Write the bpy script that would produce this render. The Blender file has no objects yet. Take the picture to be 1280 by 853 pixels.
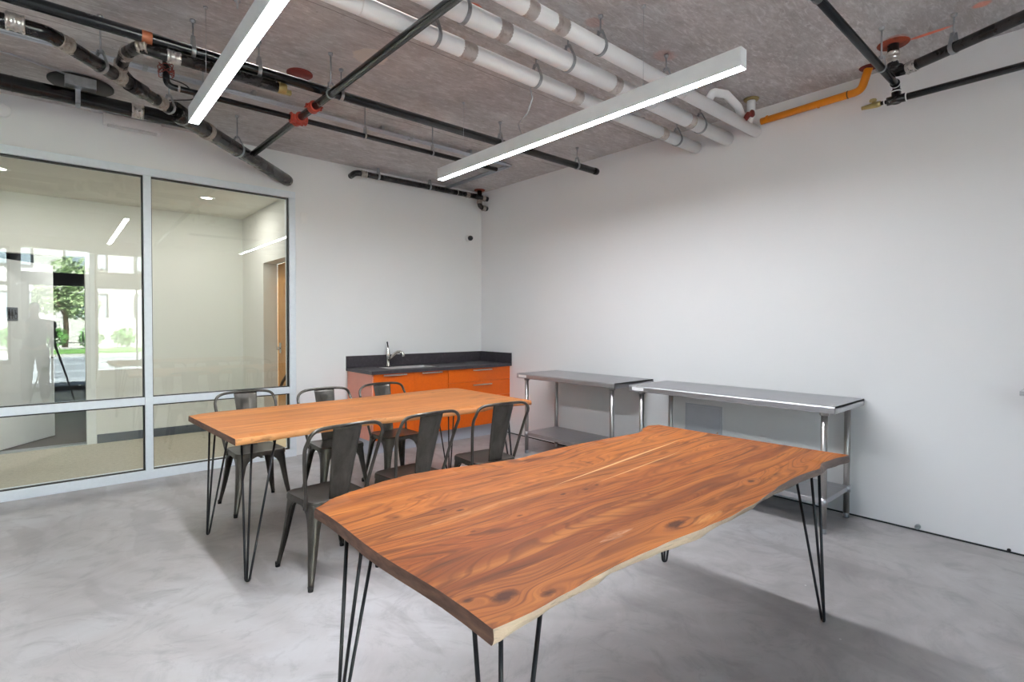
import bpy, bmesh, math, random
from mathutils import Vector, Matrix
random.seed(7)
PI = math.pi
scene = bpy.context.scene
COL = scene.collection
CEIL = 3.2465

# ------------------------------------------------------------------ helpers
def tag(o, label=None, cat=None, group=None, kind=None):
    if label: o['label'] = label
    if cat: o['category'] = cat
    if group: o['group'] = group
    if kind: o['kind'] = kind
    return o

def empty(name, loc=(0, 0, 0), rz=0.0):
    o = bpy.data.objects.new(name, None)
    COL.objects.link(o)
    o.location = loc
    o.rotation_euler = (0, 0, rz)
    o.empty_display_size = 0.05
    return o

class MB:
    """collects shapes and links them as one mesh object"""
    def __init__(self):
        self.bm = bmesh.new()
    def _mi(self, faces, mi):
        if mi:
            for f in faces: f.material_index = mi
    def box(self, lo, hi, bev=0.0, mi=0, seg=2, M=None):
        lo = Vector(lo); hi = Vector(hi)
        b2 = bmesh.new()
        bmesh.ops.create_cube(b2, size=1.0)
        for v in b2.verts:
            v.co = Vector(((v.co.x + .5) * (hi.x - lo.x) + lo.x, (v.co.y + .5) * (hi.y - lo.y) + lo.y, (v.co.z + .5) * (hi.z - lo.z) + lo.z))
        if bev > 0:
            bmesh.ops.bevel(b2, geom=b2.edges[:], offset=bev, segments=seg, profile=0.5, affect='EDGES')
        self.merge(b2, mi, M)
        return self
    def merge(self, b2, mi=0, M=None):
        me = bpy.data.meshes.new('tmp')
        for f in b2.faces: f.material_index = mi
        if M is not None: b2.transform(M)
        b2.to_mesh(me); b2.free()
        self.bm.from_mesh(me)
        bpy.data.meshes.remove(me)
    def tube(self, pts, r, seg=12, cap=True, mi=0, radii=None):
        pts = [Vector(p) for p in pts]
        n = len(pts)
        T = []
        for i in range(n):
            if i == 0: t = pts[1] - pts[0]
            elif i == n - 1: t = pts[-1] - pts[-2]
            else: t = (pts[i + 1] - pts[i]).normalized() + (pts[i] - pts[i - 1]).normalized()
            T.append(t.normalized())
        up = Vector((0, 0, 1)) if abs(T[0].z) < .9 else Vector((1, 0, 0))
        u = T[0].cross(up).normalized()
        rings = []
        for i in range(n):
            u = (u - T[i] * u.dot(T[i])).normalized()
            w = T[i].cross(u)
            rr = radii[i] if radii else r
            if 0 < i < n - 1:
                c = max(.5, (pts[i + 1] - pts[i]).normalized().dot(T[i]))
            else: c = 1
            rings.append([self.bm.verts.new(pts[i] + (u * math.cos(2 * PI * k / seg) + w * math.sin(2 * PI * k / seg)) * rr) for k in range(seg)])
        fs = []
        for i in range(n - 1):
            for k in range(seg):
                fs.append(self.bm.faces.new((rings[i][k], rings[i][(k + 1) % seg], rings[i + 1][(k + 1) % seg], rings[i + 1][k])))
        for f in fs: f.smooth = True
        if cap:
            fs.append(self.bm.faces.new(rings[0][::-1])); fs.append(self.bm.faces.new(rings[-1]))
        self._mi(fs, mi)
        return self
    def cyl(self, a, b, r, seg=16, mi=0, r2=None):
        return self.tube([a, b], r, seg, True, mi, [r, r if r2 is None else r2])
    def lathe(self, c, prof, seg=24, mi=0, axis='Z'):
        c = Vector(c)
        rings = []
        for r, h in prof:
            ring = []
            for k in range(seg):
                a = 2 * PI * k / seg
                x, y = r * math.cos(a), r * math.sin(a)
                v = Vector((x, y, h)) if axis == 'Z' else (Vector((h, x, y)) if axis == 'X' else Vector((x, h, y)))
                ring.append(self.bm.verts.new(c + v))
            rings.append(ring)
        fs = []
        for i in range(len(rings) - 1):
            for k in range(seg):
                f = self.bm.faces.new((rings[i][k], rings[i][(k + 1) % seg], rings[i + 1][(k + 1) % seg], rings[i + 1][k])); f.smooth = True
                fs.append(f)
        if prof[0][0] > 1e-5: fs.append(self.bm.faces.new(rings[0][::-1]))
        if prof[-1][0] > 1e-5: fs.append(self.bm.faces.new(rings[-1]))
        self._mi(fs, mi)
        return self
    def poly(self, pts, mi=0):
        f = self.bm.faces.new([self.bm.verts.new(Vector(p)) for p in pts])
        f.material_index = mi
        return self
    def prism(self, pts2, z0, z1, mi=0, M=None):
        b2 = bmesh.new()
        a = [b2.verts.new((x, y, z0)) for x, y in pts2]
        b = [b2.verts.new((x, y, z1)) for x, y in pts2]
        n = len(a)
        b2.faces.new(a[::-1]); b2.faces.new(b)
        for i in range(n): b2.faces.new((a[i], a[(i + 1) % n], b[(i + 1) % n], b[i]))
        self.merge(b2, mi, M)
        return self
    def build(self, name, mats, parent=None, loc=None, smooth=None):
        bmesh.ops.remove_doubles(self.bm, verts=self.bm.verts[:], dist=1e-6)
        bmesh.ops.recalc_face_normals(self.bm, faces=self.bm.faces[:])
        me = bpy.data.meshes.new(name)
        self.bm.to_mesh(me); self.bm.free()
        if not isinstance(mats, (list, tuple)): mats = [mats]
        for m in mats: me.materials.append(m)
        o = bpy.data.objects.new(name, me)
        COL.objects.link(o)
        if parent: o.parent = parent
        if loc: o.location = loc
        if smooth is not None:
            for p in me.polygons: p.use_smooth = True
            if smooth > 0:
                me.set_sharp_from_angle(angle=math.radians(smooth))
        return o

def fillet(pts, R, n=6):
    pts = [Vector(p) for p in pts]
    out = [pts[0]]
    for i in range(1, len(pts) - 1):
        a = (pts[i - 1] - pts[i]); b = (pts[i + 1] - pts[i])
        la, lb = a.length, b.length
        a.normalize(); b.normalize()
        ang = a.angle(b)
        if ang > PI - .02:
            out.append(pts[i]); continue
        d = min(R / math.tan(ang / 2), la * .49, lb * .49)
        p0 = pts[i] + a * d; p2 = pts[i] + b * d
        for k in range(n + 1):
            t = k / n
            out.append(p0 * (1 - t) ** 2 + pts[i] * 2 * t * (1 - t) + p2 * t * t)
    out.append(pts[-1])
    return out

# ------------------------------------------------------------------ materials
def nt_new(name):
    m = bpy.data.materials.new(name); m.use_nodes = True
    nt = m.node_tree; nt.nodes.clear()
    out = nt.nodes.new('ShaderNodeOutputMaterial')
    return m, nt, out
def nd(nt, t, **kw):
    n = nt.nodes.new(t)
    for k, v in kw.items():
        if k.startswith('_'): setattr(n, k[1:], v)
        else: 
            key = int(k[1:]) if k[0] == 'i' and k[1:].isdigit() else k
            n.inputs[key].default_value = v
    return n
def mth(nt, op, a, b=None, c=None, clamp=False):
    n = nt.nodes.new('ShaderNodeMath'); n.operation = op; n.use_clamp = clamp
    for i, x in enumerate((a, b, c)):
        if x is None: continue
        if isinstance(x, (int, float)): n.inputs[i].default_value = x
        else: nt.links.new(x, n.inputs[i])
    return n.outputs[0]
def mixc(nt, f, a, b, blend='MIX'):
    n = nt.nodes.new('ShaderNodeMix'); n.data_type = 'RGBA'; n.blend_type = blend
    for idx, x in ((0, f), (6, a), (7, b)):
        if isinstance(x, (int, float)): n.inputs[idx].default_value = x
        elif isinstance(x, (tuple, list)): n.inputs[idx].default_value = (*x[:3], 1)
        else: nt.links.new(x, n.inputs[idx])
    return n.outputs[2]
def ramp(nt, f, stops):
    n = nt.nodes.new('ShaderNodeValToRGB')
    cr = n.color_ramp
    while len(cr.elements) < len(stops): cr.elements.new(.5)
    for e, (p, c) in zip(cr.elements, stops):
        e.position = p; e.color = (*c[:3], 1) if isinstance(c, (tuple, list)) else (c, c, c, 1)
    nt.links.new(f, n.inputs[0])
    return n.outputs[0]
def vec(nt, x, y, z):
    n = nt.nodes.new('ShaderNodeCombineXYZ')
    for i, v in enumerate((x, y, z)):
        if isinstance(v, (int, float)): n.inputs[i].default_value = v
        else: nt.links.new(v, n.inputs[i])
    return n.outputs[0]
def noise(nt, v, scale=5, detail=3, rough=.5, dist=0.0, out=0):
    n = nt.nodes.new('ShaderNodeTexNoise')
    n.inputs['Scale'].default_value = scale; n.inputs['Detail'].default_value = detail
    n.inputs['Roughness'].default_value = rough; n.inputs['Distortion'].default_value = dist
    if v is not None: nt.links.new(v, n.inputs['Vector'])
    return n.outputs[out]
def objco(nt):
    return nt.nodes.new('ShaderNodeTexCoord').outputs['Object']
def scaled(nt, v, s, rot=(0, 0, 0), loc=(0, 0, 0)):
    n = nt.nodes.new('ShaderNodeMapping')
    n.inputs['Scale'].default_value = s; n.inputs['Rotation'].default_value = rot; n.inputs['Location'].default_value = loc
    nt.links.new(v, n.inputs['Vector'])
    return n.outputs[0]
def principled(nt, out, col, rough=.5, metal=0.0, bump=None, bstr=.2, bdist=.01, spec=.5, coat=0.0):
    p = nt.nodes.new('ShaderNodeBsdfPrincipled')
    for key, v in (('Base Color', col), ('Roughness', rough), ('Metallic', metal), ('Specular IOR Level', spec), ('Coat Weight', coat)):
        if isinstance(v, (tuple, list)): p.inputs[key].default_value = (*v[:3], 1)
        elif isinstance(v, (int, float)): p.inputs[key].default_value = v
        else: nt.links.new(v, p.inputs[key])
    if bump is not None:
        b = nt.nodes.new('ShaderNodeBump'); b.inputs['Strength'].default_value = bstr; b.inputs['Distance'].default_value = bdist
        nt.links.new(bump, b.inputs['Height']); nt.links.new(b.outputs[0], p.inputs['Normal'])
    nt.links.new(p.outputs[0], out.inputs[0])
    return p
def srgb(r, g, b):
    f = lambda c: c / 12.92 if c <= .04045 else ((c + .055) / 1.055) ** 2.4
    return tuple(f(x / 255) for x in (r, g, b))
def simple(name, col, rough=.5, metal=0.0, var=.08, nscale=12, bstr=.0, spec=.5, rvar=.1, coat=0.0):
    m, nt, out = nt_new(name)
    v = objco(nt)
    n = noise(nt, v, nscale, 4, .6)
    a = tuple(c * (1 - var) for c in col); b = tuple(min(1, c * (1 + var)) for c in col)
    c = ramp(nt, n, [(.3, a), (.7, b)])
    r = mth(nt, 'MULTIPLY_ADD', n, rvar, rough - rvar / 2)
    principled(nt, out, c, r, metal, n if bstr > 0 else None, bstr, .004, spec, coat)
    return m

def m_wall(name, col, warm=.02):
    m, nt, out = nt_new(name)
    v = objco(nt)
    n1 = noise(nt, v, .9, 3, .5); n2 = noise(nt, v, 260, 2, .5)
    c = ramp(nt, n1, [(.3, tuple(x * .975 for x in col)), (.7, col)])
    principled(nt, out, c, .62, 0, n2, .06, .001, .35)
    return m

def m_ceiling():
    m, nt, out = nt_new('bare_concrete_ceiling')
    v = objco(nt)
    a = scaled(nt, v, (1.6, 3.6, 1), (0, 0, math.radians(38)))
    n1 = noise(nt, a, 2.6, 8, .72, 1.2)
    n2 = noise(nt, v, 1.3, 6, .68, 1.0)
    n3 = noise(nt, v, 45, 3, .6)
    streak = noise(nt, scaled(nt, v, (4, 15, 1), (0, 0, math.radians(38))), 2.4, 6, .75, 1.2)
    c = ramp(nt, n1, [(.3, srgb(155, 150, 148)), (.52, srgb(189, 186, 185)), (.75, srgb(223, 221, 220))])
    c2 = ramp(nt, n2, [(.3, srgb(169, 164, 162)), (.5, srgb(199, 193, 193)), (.7, srgb(231, 231, 230))])
    c = mixc(nt, .5, c, c2)
    c = mixc(nt, ramp(nt, streak, [(.5, 0), (.70, .5)]), c, srgb(255, 255, 255))
    c = mixc(nt, ramp(nt, streak, [(.28, .4), (.45, 0)]), c, srgb(150, 139, 134))
    pits = ramp(nt, n3, [(.66, 0), (.74, .5)])
    c = mixc(nt, pits, c, srgb(117, 108, 105))
    # board joint lines and paint marks sprayed around the pipe sleeves
    sep = nt.nodes.new('ShaderNodeSeparateXYZ'); nt.links.new(v, sep.inputs[0])
    X, Y = sep.outputs[0], sep.outputs[1]
    wob = mth(nt, 'MULTIPLY', noise(nt, v, 3, 2), .03)
    for yy in (-1.55, -2.78, -5.6):
        d = mth(nt, 'ABSOLUTE', mth(nt, 'SUBTRACT', mth(nt, 'ADD', Y, wob), yy))
        c = mixc(nt, mth(nt, 'MULTIPLY', mth(nt, 'LESS_THAN', d, .004), .55), c, srgb(101, 93, 91))
    def spot(cx, cy, rx, ry, col, f, edge=.35):
        dx = mth(nt, 'DIVIDE', mth(nt, 'SUBTRACT', X, cx), rx); dy = mth(nt, 'DIVIDE', mth(nt, 'SUBTRACT', Y, cy), ry)
        d = mth(nt, 'SQRT', mth(nt, 'ADD', mth(nt, 'MULTIPLY', dx, dx), mth(nt, 'MULTIPLY', dy, dy)))
        d = mth(nt, 'ADD', d, mth(nt, 'MULTIPLY', mth(nt, 'SUBTRACT', noise(nt, v, 22, 4, .7), .5), .7))
        k = mth(nt, 'MULTIPLY', mth(nt, 'DIVIDE', mth(nt, 'SUBTRACT', 1.0, d), edge, clamp=True), f)
        return mixc(nt, k, c, col)
    c = spot(-.36, -5.02, .022, .13, srgb(239, 112, 77), .85)
    c = spot(-.42, -4.86, .09, .08, srgb(189, 91, 65), .55)
    c = spot(-2.66, -3.37, .05, .04, srgb(245, 97, 59), .8)
    c = spot(-.51, -5.29, .04, .05, srgb(247, 137, 97), .6)
    c = spot(-1.36, -3.78, .10, .08, srgb(211, 148, 135), .35)
    c = spot(-2.02, -3.72, .07, .06, srgb(211, 143, 129), .35)
    c = spot(-2.85, -2.45, .12, .12, srgb(229, 222, 213), .8, .12)
    h = mth(nt, 'ADD', n1, mth(nt, 'MULTIPLY', n3, .3))
    principled(nt, out, c, .85, 0, h, .25, .01, .25)
    return m

def m_floor():
    m, nt, out = nt_new('polished_concrete_floor')
    v = objco(nt)
    n1 = noise(nt, v, .9, 6, .6, 1.6)
    n2 = noise(nt, v, 2.6, 7, .68, 2.6)
    n3 = noise(nt, v, 90, 2, .6)
    w = nt.nodes.new('ShaderNodeTexWave'); w.wave_type = 'RINGS'; w.rings_direction = 'Z'
    w.inputs['Scale'].default_value = 1.1; w.inputs['Distortion'].default_value = 9; w.inputs['Detail'].default_value = 4; w.inputs['Detail Scale'].default_value = 1.1
    nt.links.new(v, w.inputs['Vector'])
    c = ramp(nt, n1, [(.25, srgb(159, 155, 153)), (.5, srgb(177, 173, 172)), (.75, srgb(189, 188, 189))])
    c = mixc(nt, ramp(nt, n2, [(.30, .6), (.50, 0)]), c, srgb(141, 137, 137))
    c = mixc(nt, ramp(nt, n2, [(.55, 0), (.72, .5)]), c, srgb(191, 189, 189))
    c = mixc(nt, ramp(nt, w.outputs[1], [(.0, .16), (.5, 0)]), c, srgb(139, 133, 132))
    n4 = noise(nt, scaled(nt, v, (1.6, .55, 1), (0, 0, .35)), 1.3, 3, .5, 1.2)
    c = mixc(nt, ramp(nt, n4, [(.56, 0), (.60, .3), (.75, .4)]), c, srgb(141, 135, 134))
    # fine hairline scratches and pale chips
    vo = nt.nodes.new('ShaderNodeTexVoronoi'); vo.feature = 'F1'; vo.inputs['Scale'].default_value = 2.2; nt.links.new(v, vo.inputs['Vector'])
    c = mixc(nt, mth(nt, 'LESS_THAN', vo.outputs['Distance'], .012), c, srgb(208, 207, 205))
    cr = noise(nt, v, .7, 2, .5, 3.5)
    hair = mth(nt, 'LESS_THAN', mth(nt, 'ABSOLUTE', mth(nt, 'SUBTRACT', cr, .54)), .0009)
    c = mixc(nt, mth(nt, 'MULTIPLY', hair, .14), c, srgb(114, 106, 104))
    r = mth(nt, 'MULTIPLY_ADD', n2, .25, .30)
    principled(nt, out, c, r, 0, n3, .03, .001, .4)
    return m

def m_wood(name, knots, boards, streaks, seed, tone=1.0):
    """edge-glued acacia planks: long grain along X, figure flowing round the knots"""
    m, nt, out = nt_new(name)
    v = objco(nt)
    sep = nt.nodes.new('ShaderNodeSeparateXYZ'); nt.links.new(v, sep.inputs[0])
    X, Y, Z = sep.outputs
    warp = mth(nt, 'MULTIPLY', mth(nt, 'SUBTRACT', noise(nt, vec(nt, mth(nt, 'MULTIPLY', X, 1.1), mth(nt, 'MULTIPLY', Y, 3.0), seed), 1.0, 2, .5), .5), .16)
    YW = mth(nt, 'ADD', Y, warp)
    dark = None
    for (kx, ky, rx, ry, s) in knots:
        dx = mth(nt, 'DIVIDE', mth(nt, 'SUBTRACT', X, kx), rx)
        dy0 = mth(nt, 'SUBTRACT', Y, ky)
        dy = mth(nt, 'DIVIDE', dy0, ry)
        d2 = mth(nt, 'ADD', mth(nt, 'MULTIPLY', dx, dx), mth(nt, 'MULTIPLY', dy, dy))
        g = mth(nt, 'EXPONENT', mth(nt, 'MULTIPLY', d2, -.22))
        YW = mth(nt, 'ADD', YW, mth(nt, 'MULTIPLY', mth(nt, 'MULTIPLY', g, dy0), -1.7 * min(1, s + .2)))
        k = mth(nt, 'MULTIPLY', mth(nt, 'EXPONENT', mth(nt, 'MULTIPLY', d2, -1.4)), s)
        dark = k if dark is None else mth(nt, 'MAXIMUM', dark, k)
    # board index from uneven seams
    idx = 0.0
    seam = None
    for b in boards:
        st = mth(nt, 'GREATER_THAN', Y, b)
        idx = mth(nt, 'ADD', idx, st)
        dd = mth(nt, 'LESS_THAN', mth(nt, 'ABSOLUTE', mth(nt, 'SUBTRACT', Y, b)), .0012)
        seam = dd if seam is None else mth(nt, 'MAXIMUM', seam, dd)
    wn = nt.nodes.new('ShaderNodeTexWhiteNoise'); wn.noise_dimensions = '1D'
    nt.links.new(mth(nt, 'ADD', idx, seed), wn.inputs['W'])
    rnd = wn.outputs['Value']
    off = mth(nt, 'MULTIPLY', rnd, 37.0)
    # cathedral figure: contour lines of a smooth stretched field
    f = noise(nt, vec(nt, mth(nt, 'MULTIPLY', mth(nt, 'ADD', X, off), .55), mth(nt, 'MULTIPLY', YW, 4.2), off), 1.0, 2.0, .45, .15)
    rings = mth(nt, 'SINE', mth(nt, 'MULTIPLY', f, 62.0))
    rings2 = mth(nt, 'SINE', mth(nt, 'MULTIPLY', f, 141.0))
    fib = noise(nt, vec(nt, mth(nt, 'MULTIPLY', X, 5.0), mth(nt, 'MULTIPLY', YW, 190.0), off), 1.0, 4, .6)
    band = noise(nt, vec(nt, mth(nt, 'MULTIPLY', mth(nt, 'ADD', X, off), .9), mth(nt, 'MULTIPLY', YW, 16.0), off), 1.0, 4, .6, .3)
    c = ramp(nt, rnd, [(0, srgb(134, 69, 22)), (.3, srgb(168, 94, 34)), (.55, srgb(148, 77, 25)), (.8, srgb(181, 106, 43)), (1, srgb(157, 84, 30))])
    lng = noise(nt, vec(nt, mth(nt, 'MULTIPLY', mth(nt, 'ADD', X, off), .32), mth(nt, 'MULTIPLY', YW, 13.0), off), 1.0, 3, .6)
    c = mixc(nt, ramp(nt, lng, [(.34, .42), (.47, 0)]), c, srgb(137, 69, 28))
    c = mixc(nt, ramp(nt, lng, [(.53, 0), (.66, .6)]), c, srgb(201, 126, 56))
    wn2 = nt.nodes.new('ShaderNodeTexWhiteNoise'); wn2.noise_dimensions = '1D'
    nt.links.new(mth(nt, 'ADD', idx, seed + 51.3), wn2.inputs['W'])
    c = mixc(nt, ramp(nt, wn2.outputs['Value'], [(.2, .22), (.5, 0)]), c, srgb(122, 59, 19))
    c = mixc(nt, ramp(nt, wn2.outputs['Value'], [(.6, 0), (.9, .45)]), c, srgb(193, 120, 51))
    c = mixc(nt, ramp(nt, band, [(.28, .55), (.49, 0)]), c, srgb(107, 52, 18))
    c = mixc(nt, ramp(nt, band, [(.53, 0), (.74, .7)]), c, srgb(193, 120, 51))
    r1 = mth(nt, 'MULTIPLY', ramp(nt, rings, [(.72, 0), (.97, .9)]), ramp(nt, noise(nt, vec(nt, mth(nt, 'MULTIPLY', X, 1.2), mth(nt, 'MULTIPLY', YW, 5.0), off), 1.0, 2), [(.40, .05), (.62, 1)]))
    c = mixc(nt, r1, c, srgb(99, 48, 17))
    c = mixc(nt, ramp(nt, rings2, [(.72, 0), (.98, .45)]), c, srgb(95, 46, 17))
    rings3 = mth(nt, 'SINE', mth(nt, 'MULTIPLY', f, 310.0))
    c = mixc(nt, ramp(nt, rings3, [(.6, 0), (1.0, .30)]), c, srgb(99, 48, 18))
    blot = noise(nt, vec(nt, mth(nt, 'MULTIPLY', mth(nt, 'ADD', X, off), 1.6), mth(nt, 'MULTIPLY', YW, 15.0), off), 1.3, 4, .6, .6)
    c = mixc(nt, ramp(nt, blot, [(.59, 0), (.68, .55), (.85, .75)]), c, srgb(82, 42, 18))
    stk = noise(nt, vec(nt, mth(nt, 'MULTIPLY', X, 3.2), mth(nt, 'MULTIPLY', YW, 46.0), off), 1.0, 3, .6, .4)
    c = mixc(nt, ramp(nt, stk, [(.60, 0), (.72, .7)]), c, srgb(73, 34, 14))
    c = mixc(nt, ramp(nt, fib, [(.3, .38), (.5, 0)]), c, srgb(105, 54, 19))
    c = mixc(nt, ramp(nt, fib, [(.6, 0), (.8, .22)]), c, srgb(205, 142, 68))
    for (x0, x1, y0, sl, wd, col, s) in streaks:
        line = mth(nt, 'ABSOLUTE', mth(nt, 'SUBTRACT', mth(nt, 'ADD', Y, mth(nt, 'MULTIPLY', warp, .12)), mth(nt, 'MULTIPLY_ADD', mth(nt, 'SUBTRACT', X, x0), sl, y0)))
        t = mth(nt, 'DIVIDE', mth(nt, 'SUBTRACT', X, x0), x1 - x0, clamp=True)
        wv = mth(nt, 'MULTIPLY', mth(nt, 'SINE', mth(nt, 'MULTIPLY', t, PI)), wd)
        k = mth(nt, 'MULTIPLY', mth(nt, 'SUBTRACT', 1.0, mth(nt, 'DIVIDE', line, mth(nt, 'MAXIMUM', wv, .0001)), clamp=True), s)
        if wd > .011: k = mth(nt, 'MULTIPLY', k, ramp(nt, noise(nt, vec(nt, mth(nt, 'MULTIPLY', X, 9.0), mth(nt, 'MULTIPLY', YW, 40.0), seed), 1.0, 4, .7), [(.40, .05), (.60, 1)]))
        c = mixc(nt, k, c, col)
    kn = mth(nt, 'ADD', dark, mth(nt, 'MULTIPLY', mth(nt, 'SUBTRACT', noise(nt, v, 34, 5, .75, 1.0), .5), .75))
    c = mixc(nt, ramp(nt, kn, [(.30, 0), (.5, .5), (.8, .92)]), c, srgb(68, 28, 10))
    c = mixc(nt, mth(nt, 'MULTIPLY', seam, .22), c, srgb(105, 52, 19))
    if tone != 1.0:
        c = mixc(nt, (tone - 1.0) * 2.6, c, srgb(218, 150, 92))
    r = mth(nt, 'MULTIPLY_ADD', fib, .18, .44)
    principled(nt, out, c, r, 0, fib, .05, .002, .20)
    return m

def m_edge(name, light, darkc, x0, x1):
    """live edge: pale sapwood that turns to grey bark further along the slab"""
    m, nt, out = nt_new(name)
    v = objco(nt)
    sep = nt.nodes.new('ShaderNodeSeparateXYZ'); nt.links.new(v, sep.inputs[0])
    n = noise(nt, scaled(nt, v, (7, 24, 30)), 1.0, 5, .65, .6)
    t = mth(nt, 'DIVIDE', mth(nt, 'SUBTRACT', sep.outputs[0], x0), x1 - x0, clamp=True)
    t2 = mth(nt, 'ADD', t, mth(nt, 'MULTIPLY', mth(nt, 'SUBTRACT', n, .5), 1.3), clamp=True)
    c = mixc(nt, t2, light, darkc)
    c = mixc(nt, ramp(nt, n, [(.3, .6), (.42, 0)]), c, srgb(86, 66, 52))
    principled(nt, out, c, .75, 0, n, .5, .01, .25)
    return m

def m_endgrain():
    m, nt, out = nt_new('sawn_end_grain')
    v = objco(nt)
    n = noise(nt, scaled(nt, v, (20, 14, 60)), 1.0, 4, .6)
    c = ramp(nt, n, [(.3, srgb(100, 74, 62)), (.55, srgb(126, 95, 80)), (.75, srgb(146, 110, 90))])
    principled(nt, out, c, .6, 0, n, .1, .003, .3)
    return m

def m_brushed(name, col, rough=.3, stretch=(2, 60, 60), metal=1.0):
    m, nt, out = nt_new(name)
    v = objco(nt)
    n = noise(nt, scaled(nt, v, stretch), 3.0, 4, .6)
    n2 = noise(nt, v, 3, 3, .5)
    c = ramp(nt, n, [(.3, tuple(x * .86 for x in col)), (.7, tuple(min(1, x * 1.08) for x in col))])
    r = mth(nt, 'ADD', mth(nt, 'MULTIPLY_ADD', n, .16, rough - .08), mth(nt, 'MULTIPLY', n2, .08))
    principled(nt, out, c, r, metal, n, .04, .001, .5)
    return m

def m_pipe(name, base, spot, rough=.45, amount=.5, scale=9, metal=0.0):
    m, nt, out = nt_new(name)
    v = objco(nt)
    n = noise(nt, v, scale, 5, .65, .4); n2 = noise(nt, v, scale * 5, 3, .6)
    c = mixc(nt, ramp(nt, n, [(.5, 0), (.72, amount)]), base, spot)
    c = mixc(nt, ramp(nt, n2, [(.6, 0), (.8, amount * .6)]), c, spot)
    principled(nt, out, c, mth(nt, 'MULTIPLY_ADD', n, .3, rough - .15), metal, n2, .12, .003, .5)
    return m

def m_glass():
    m, nt, out = nt_new('clear_glass')
    geo = nt.nodes.new('ShaderNodeNewGeometry')
    ior = mth(nt, 'MULTIPLY_ADD', geo.outputs['Backfacing'], 1 / 1.52 - 1.52, 1.52)
    fr = nt.nodes.new('ShaderNodeFresnel'); nt.links.new(ior, fr.inputs['IOR'])
    tr = nt.nodes.new('ShaderNodeBsdfTransparent'); tr.inputs[0].default_value = (.965, .985, .97, 1)
    gl = nt.nodes.new('ShaderNodeBsdfGlossy'); gl.inputs['Roughness'].default_value = 0.0; gl.inputs['Color'].default_value = (.95, 1, .98, 1)
    mx = nt.nodes.new('ShaderNodeMixShader')
    nt.links.new(fr.outputs[0], mx.inputs[0]); nt.links.new(tr.outputs[0], mx.inputs[1]); nt.links.new(gl.outputs[0], mx.inputs[2])
    nt.links.new(mx.outputs[0], out.inputs[0])
    return m

def m_emit(name, col, s):
    m, nt, out = nt_new(name)
    e = nt.nodes.new('ShaderNodeEmission'); e.inputs[0].default_value = (*col, 1); e.inputs[1].default_value = s
    nt.links.new(e.outputs[0], out.inputs[0])
    return m

def m_laminate():
    m, nt, out = nt_new('orange_laminate')
    v = objco(nt)
    n = noise(nt, v, 40, 2, .5)
    c = ramp(nt, n, [(.3, srgb(226, 98, 6)), (.7, srgb(233, 104, 8))])
    p = principled(nt, out, c, .34, 0, n, .02, .001, .5, 0.0)
    return m

def m_carpet():
    m, nt, out = nt_new('beige_carpet')
    v = objco(nt)
    n = noise(nt, v, 190, 3, .7); n1 = noise(nt, v, 30, 4, .6)
    c = ramp(nt, n, [(.3, srgb(168, 162, 146)), (.7, srgb(218, 212, 196))])
    c = mixc(nt, ramp(nt, n1, [(.35, .3), (.6, 0)]), c, srgb(150, 142, 124))
    principled(nt, out, c, .95, 0, n, .5, .006, .1)
    return m

def m_chair():
    m, nt, out = nt_new('gunmetal_sheet_steel')
    v = objco(nt)
    n = noise(nt, scaled(nt, v, (14, 14, 5)), 1.0, 5, .65, .3); n2 = noise(nt, v, 4, 3, .5)
    c = ramp(nt, n, [(.3, (.062, .056, .048)), (.7, (.125, .115, .100))])
    c = mixc(nt, ramp(nt, n2, [(.5, 0), (.75, .35)]), c, (.15, .145, .14))
    principled(nt, out, c, mth(nt, 'MULTIPLY_ADD', n, .14, .24), .8, None, 0, .01, .5)
    return m

WALL = m_wall('white_wall_paint', (.87, .87, .862))
WALLR = m_wall('white_wall_paint_worn', (.875, .868, .868))
OTHERW = m_wall('warm_white_paint', (.80, .79, .745))
CEILM = m_ceiling()
FLOOR = m_floor()
ALU = simple('pale_anodised_frame', srgb(230, 237, 242), .40, .05, .03, 30)
GASKET_GAP = simple('dark_gasket_and_gap', (.02, .022, .022), .6)
GLASS = m_glass()
CARPET = m_carpet()
STEEL = m_brushed('brushed_steel', (.52, .52, .54), .36, (60, 2, 60))
SHELFM = m_brushed('undershelf_steel', (.12, .115, .125), .24, (60, 2, 60))
STEELV = m_brushed('polished_steel_tube', (.46, .44, .42), .32, (60, 60, 3))
CHROME = simple('chrome', (.72, .70, .66), .12, 1.0, .03)
CHAIR = m_chair()
BLACKROD = simple('black_rod_paint', (.012, .013, .015), .32, 0, .2, 20)
RUBBER = simple('black_rubber', (.01, .01, .01), .7)
ORANGE = m_laminate()
TOPM = m_pipe('dark_quartz', srgb(58, 53, 58), srgb(84, 78, 84), .42, .6, 26)
GREYP = simple('grey_kick_board', srgb(186, 190, 200), .5, 0, .03)
BLKPIPE = m_pipe('black_steel_pipe', (.005, .007, .009), (.018, .021, .025), .22, .3, 7)
IRON = m_pipe('cast_iron_pipe', (.008, .007, .008), (.06, .055, .055), .27, .4, 11)
GALV = simple('galvanised_steel', (.42, .44, .46), .35, .9, .15, 25)
CONDUIT = simple('galvanised_conduit', (.52, .55, .60), .32, .9, .03, 8, rvar=.02)
BAND = m_pipe('stainless_band', (.62, .59, .56), (.25, .19, .15), .3, .6, 30, .8)
COPPERB = m_pipe('rusty_coupling', (.42, .38, .34), (.13, .08, .055), .32, .8, 26, .7)
WHITEP = m_pipe('white_pipe_jacket', (.95, .95, .945), (.88, .875, .86), .5, .25, 6)
FOIL = m_pipe('foil_tape', (.58, .53, .50), (.28, .21, .17), .35, .8, 22, .7)
ORPIPE = m_pipe('orange_pipe_paint', srgb(232, 138, 14), srgb(240, 160, 40), .35, .4, 14)
REDF = m_pipe('red_fitting_paint', srgb(176, 62, 46), srgb(140, 50, 40), .5, .5, 20)
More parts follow.
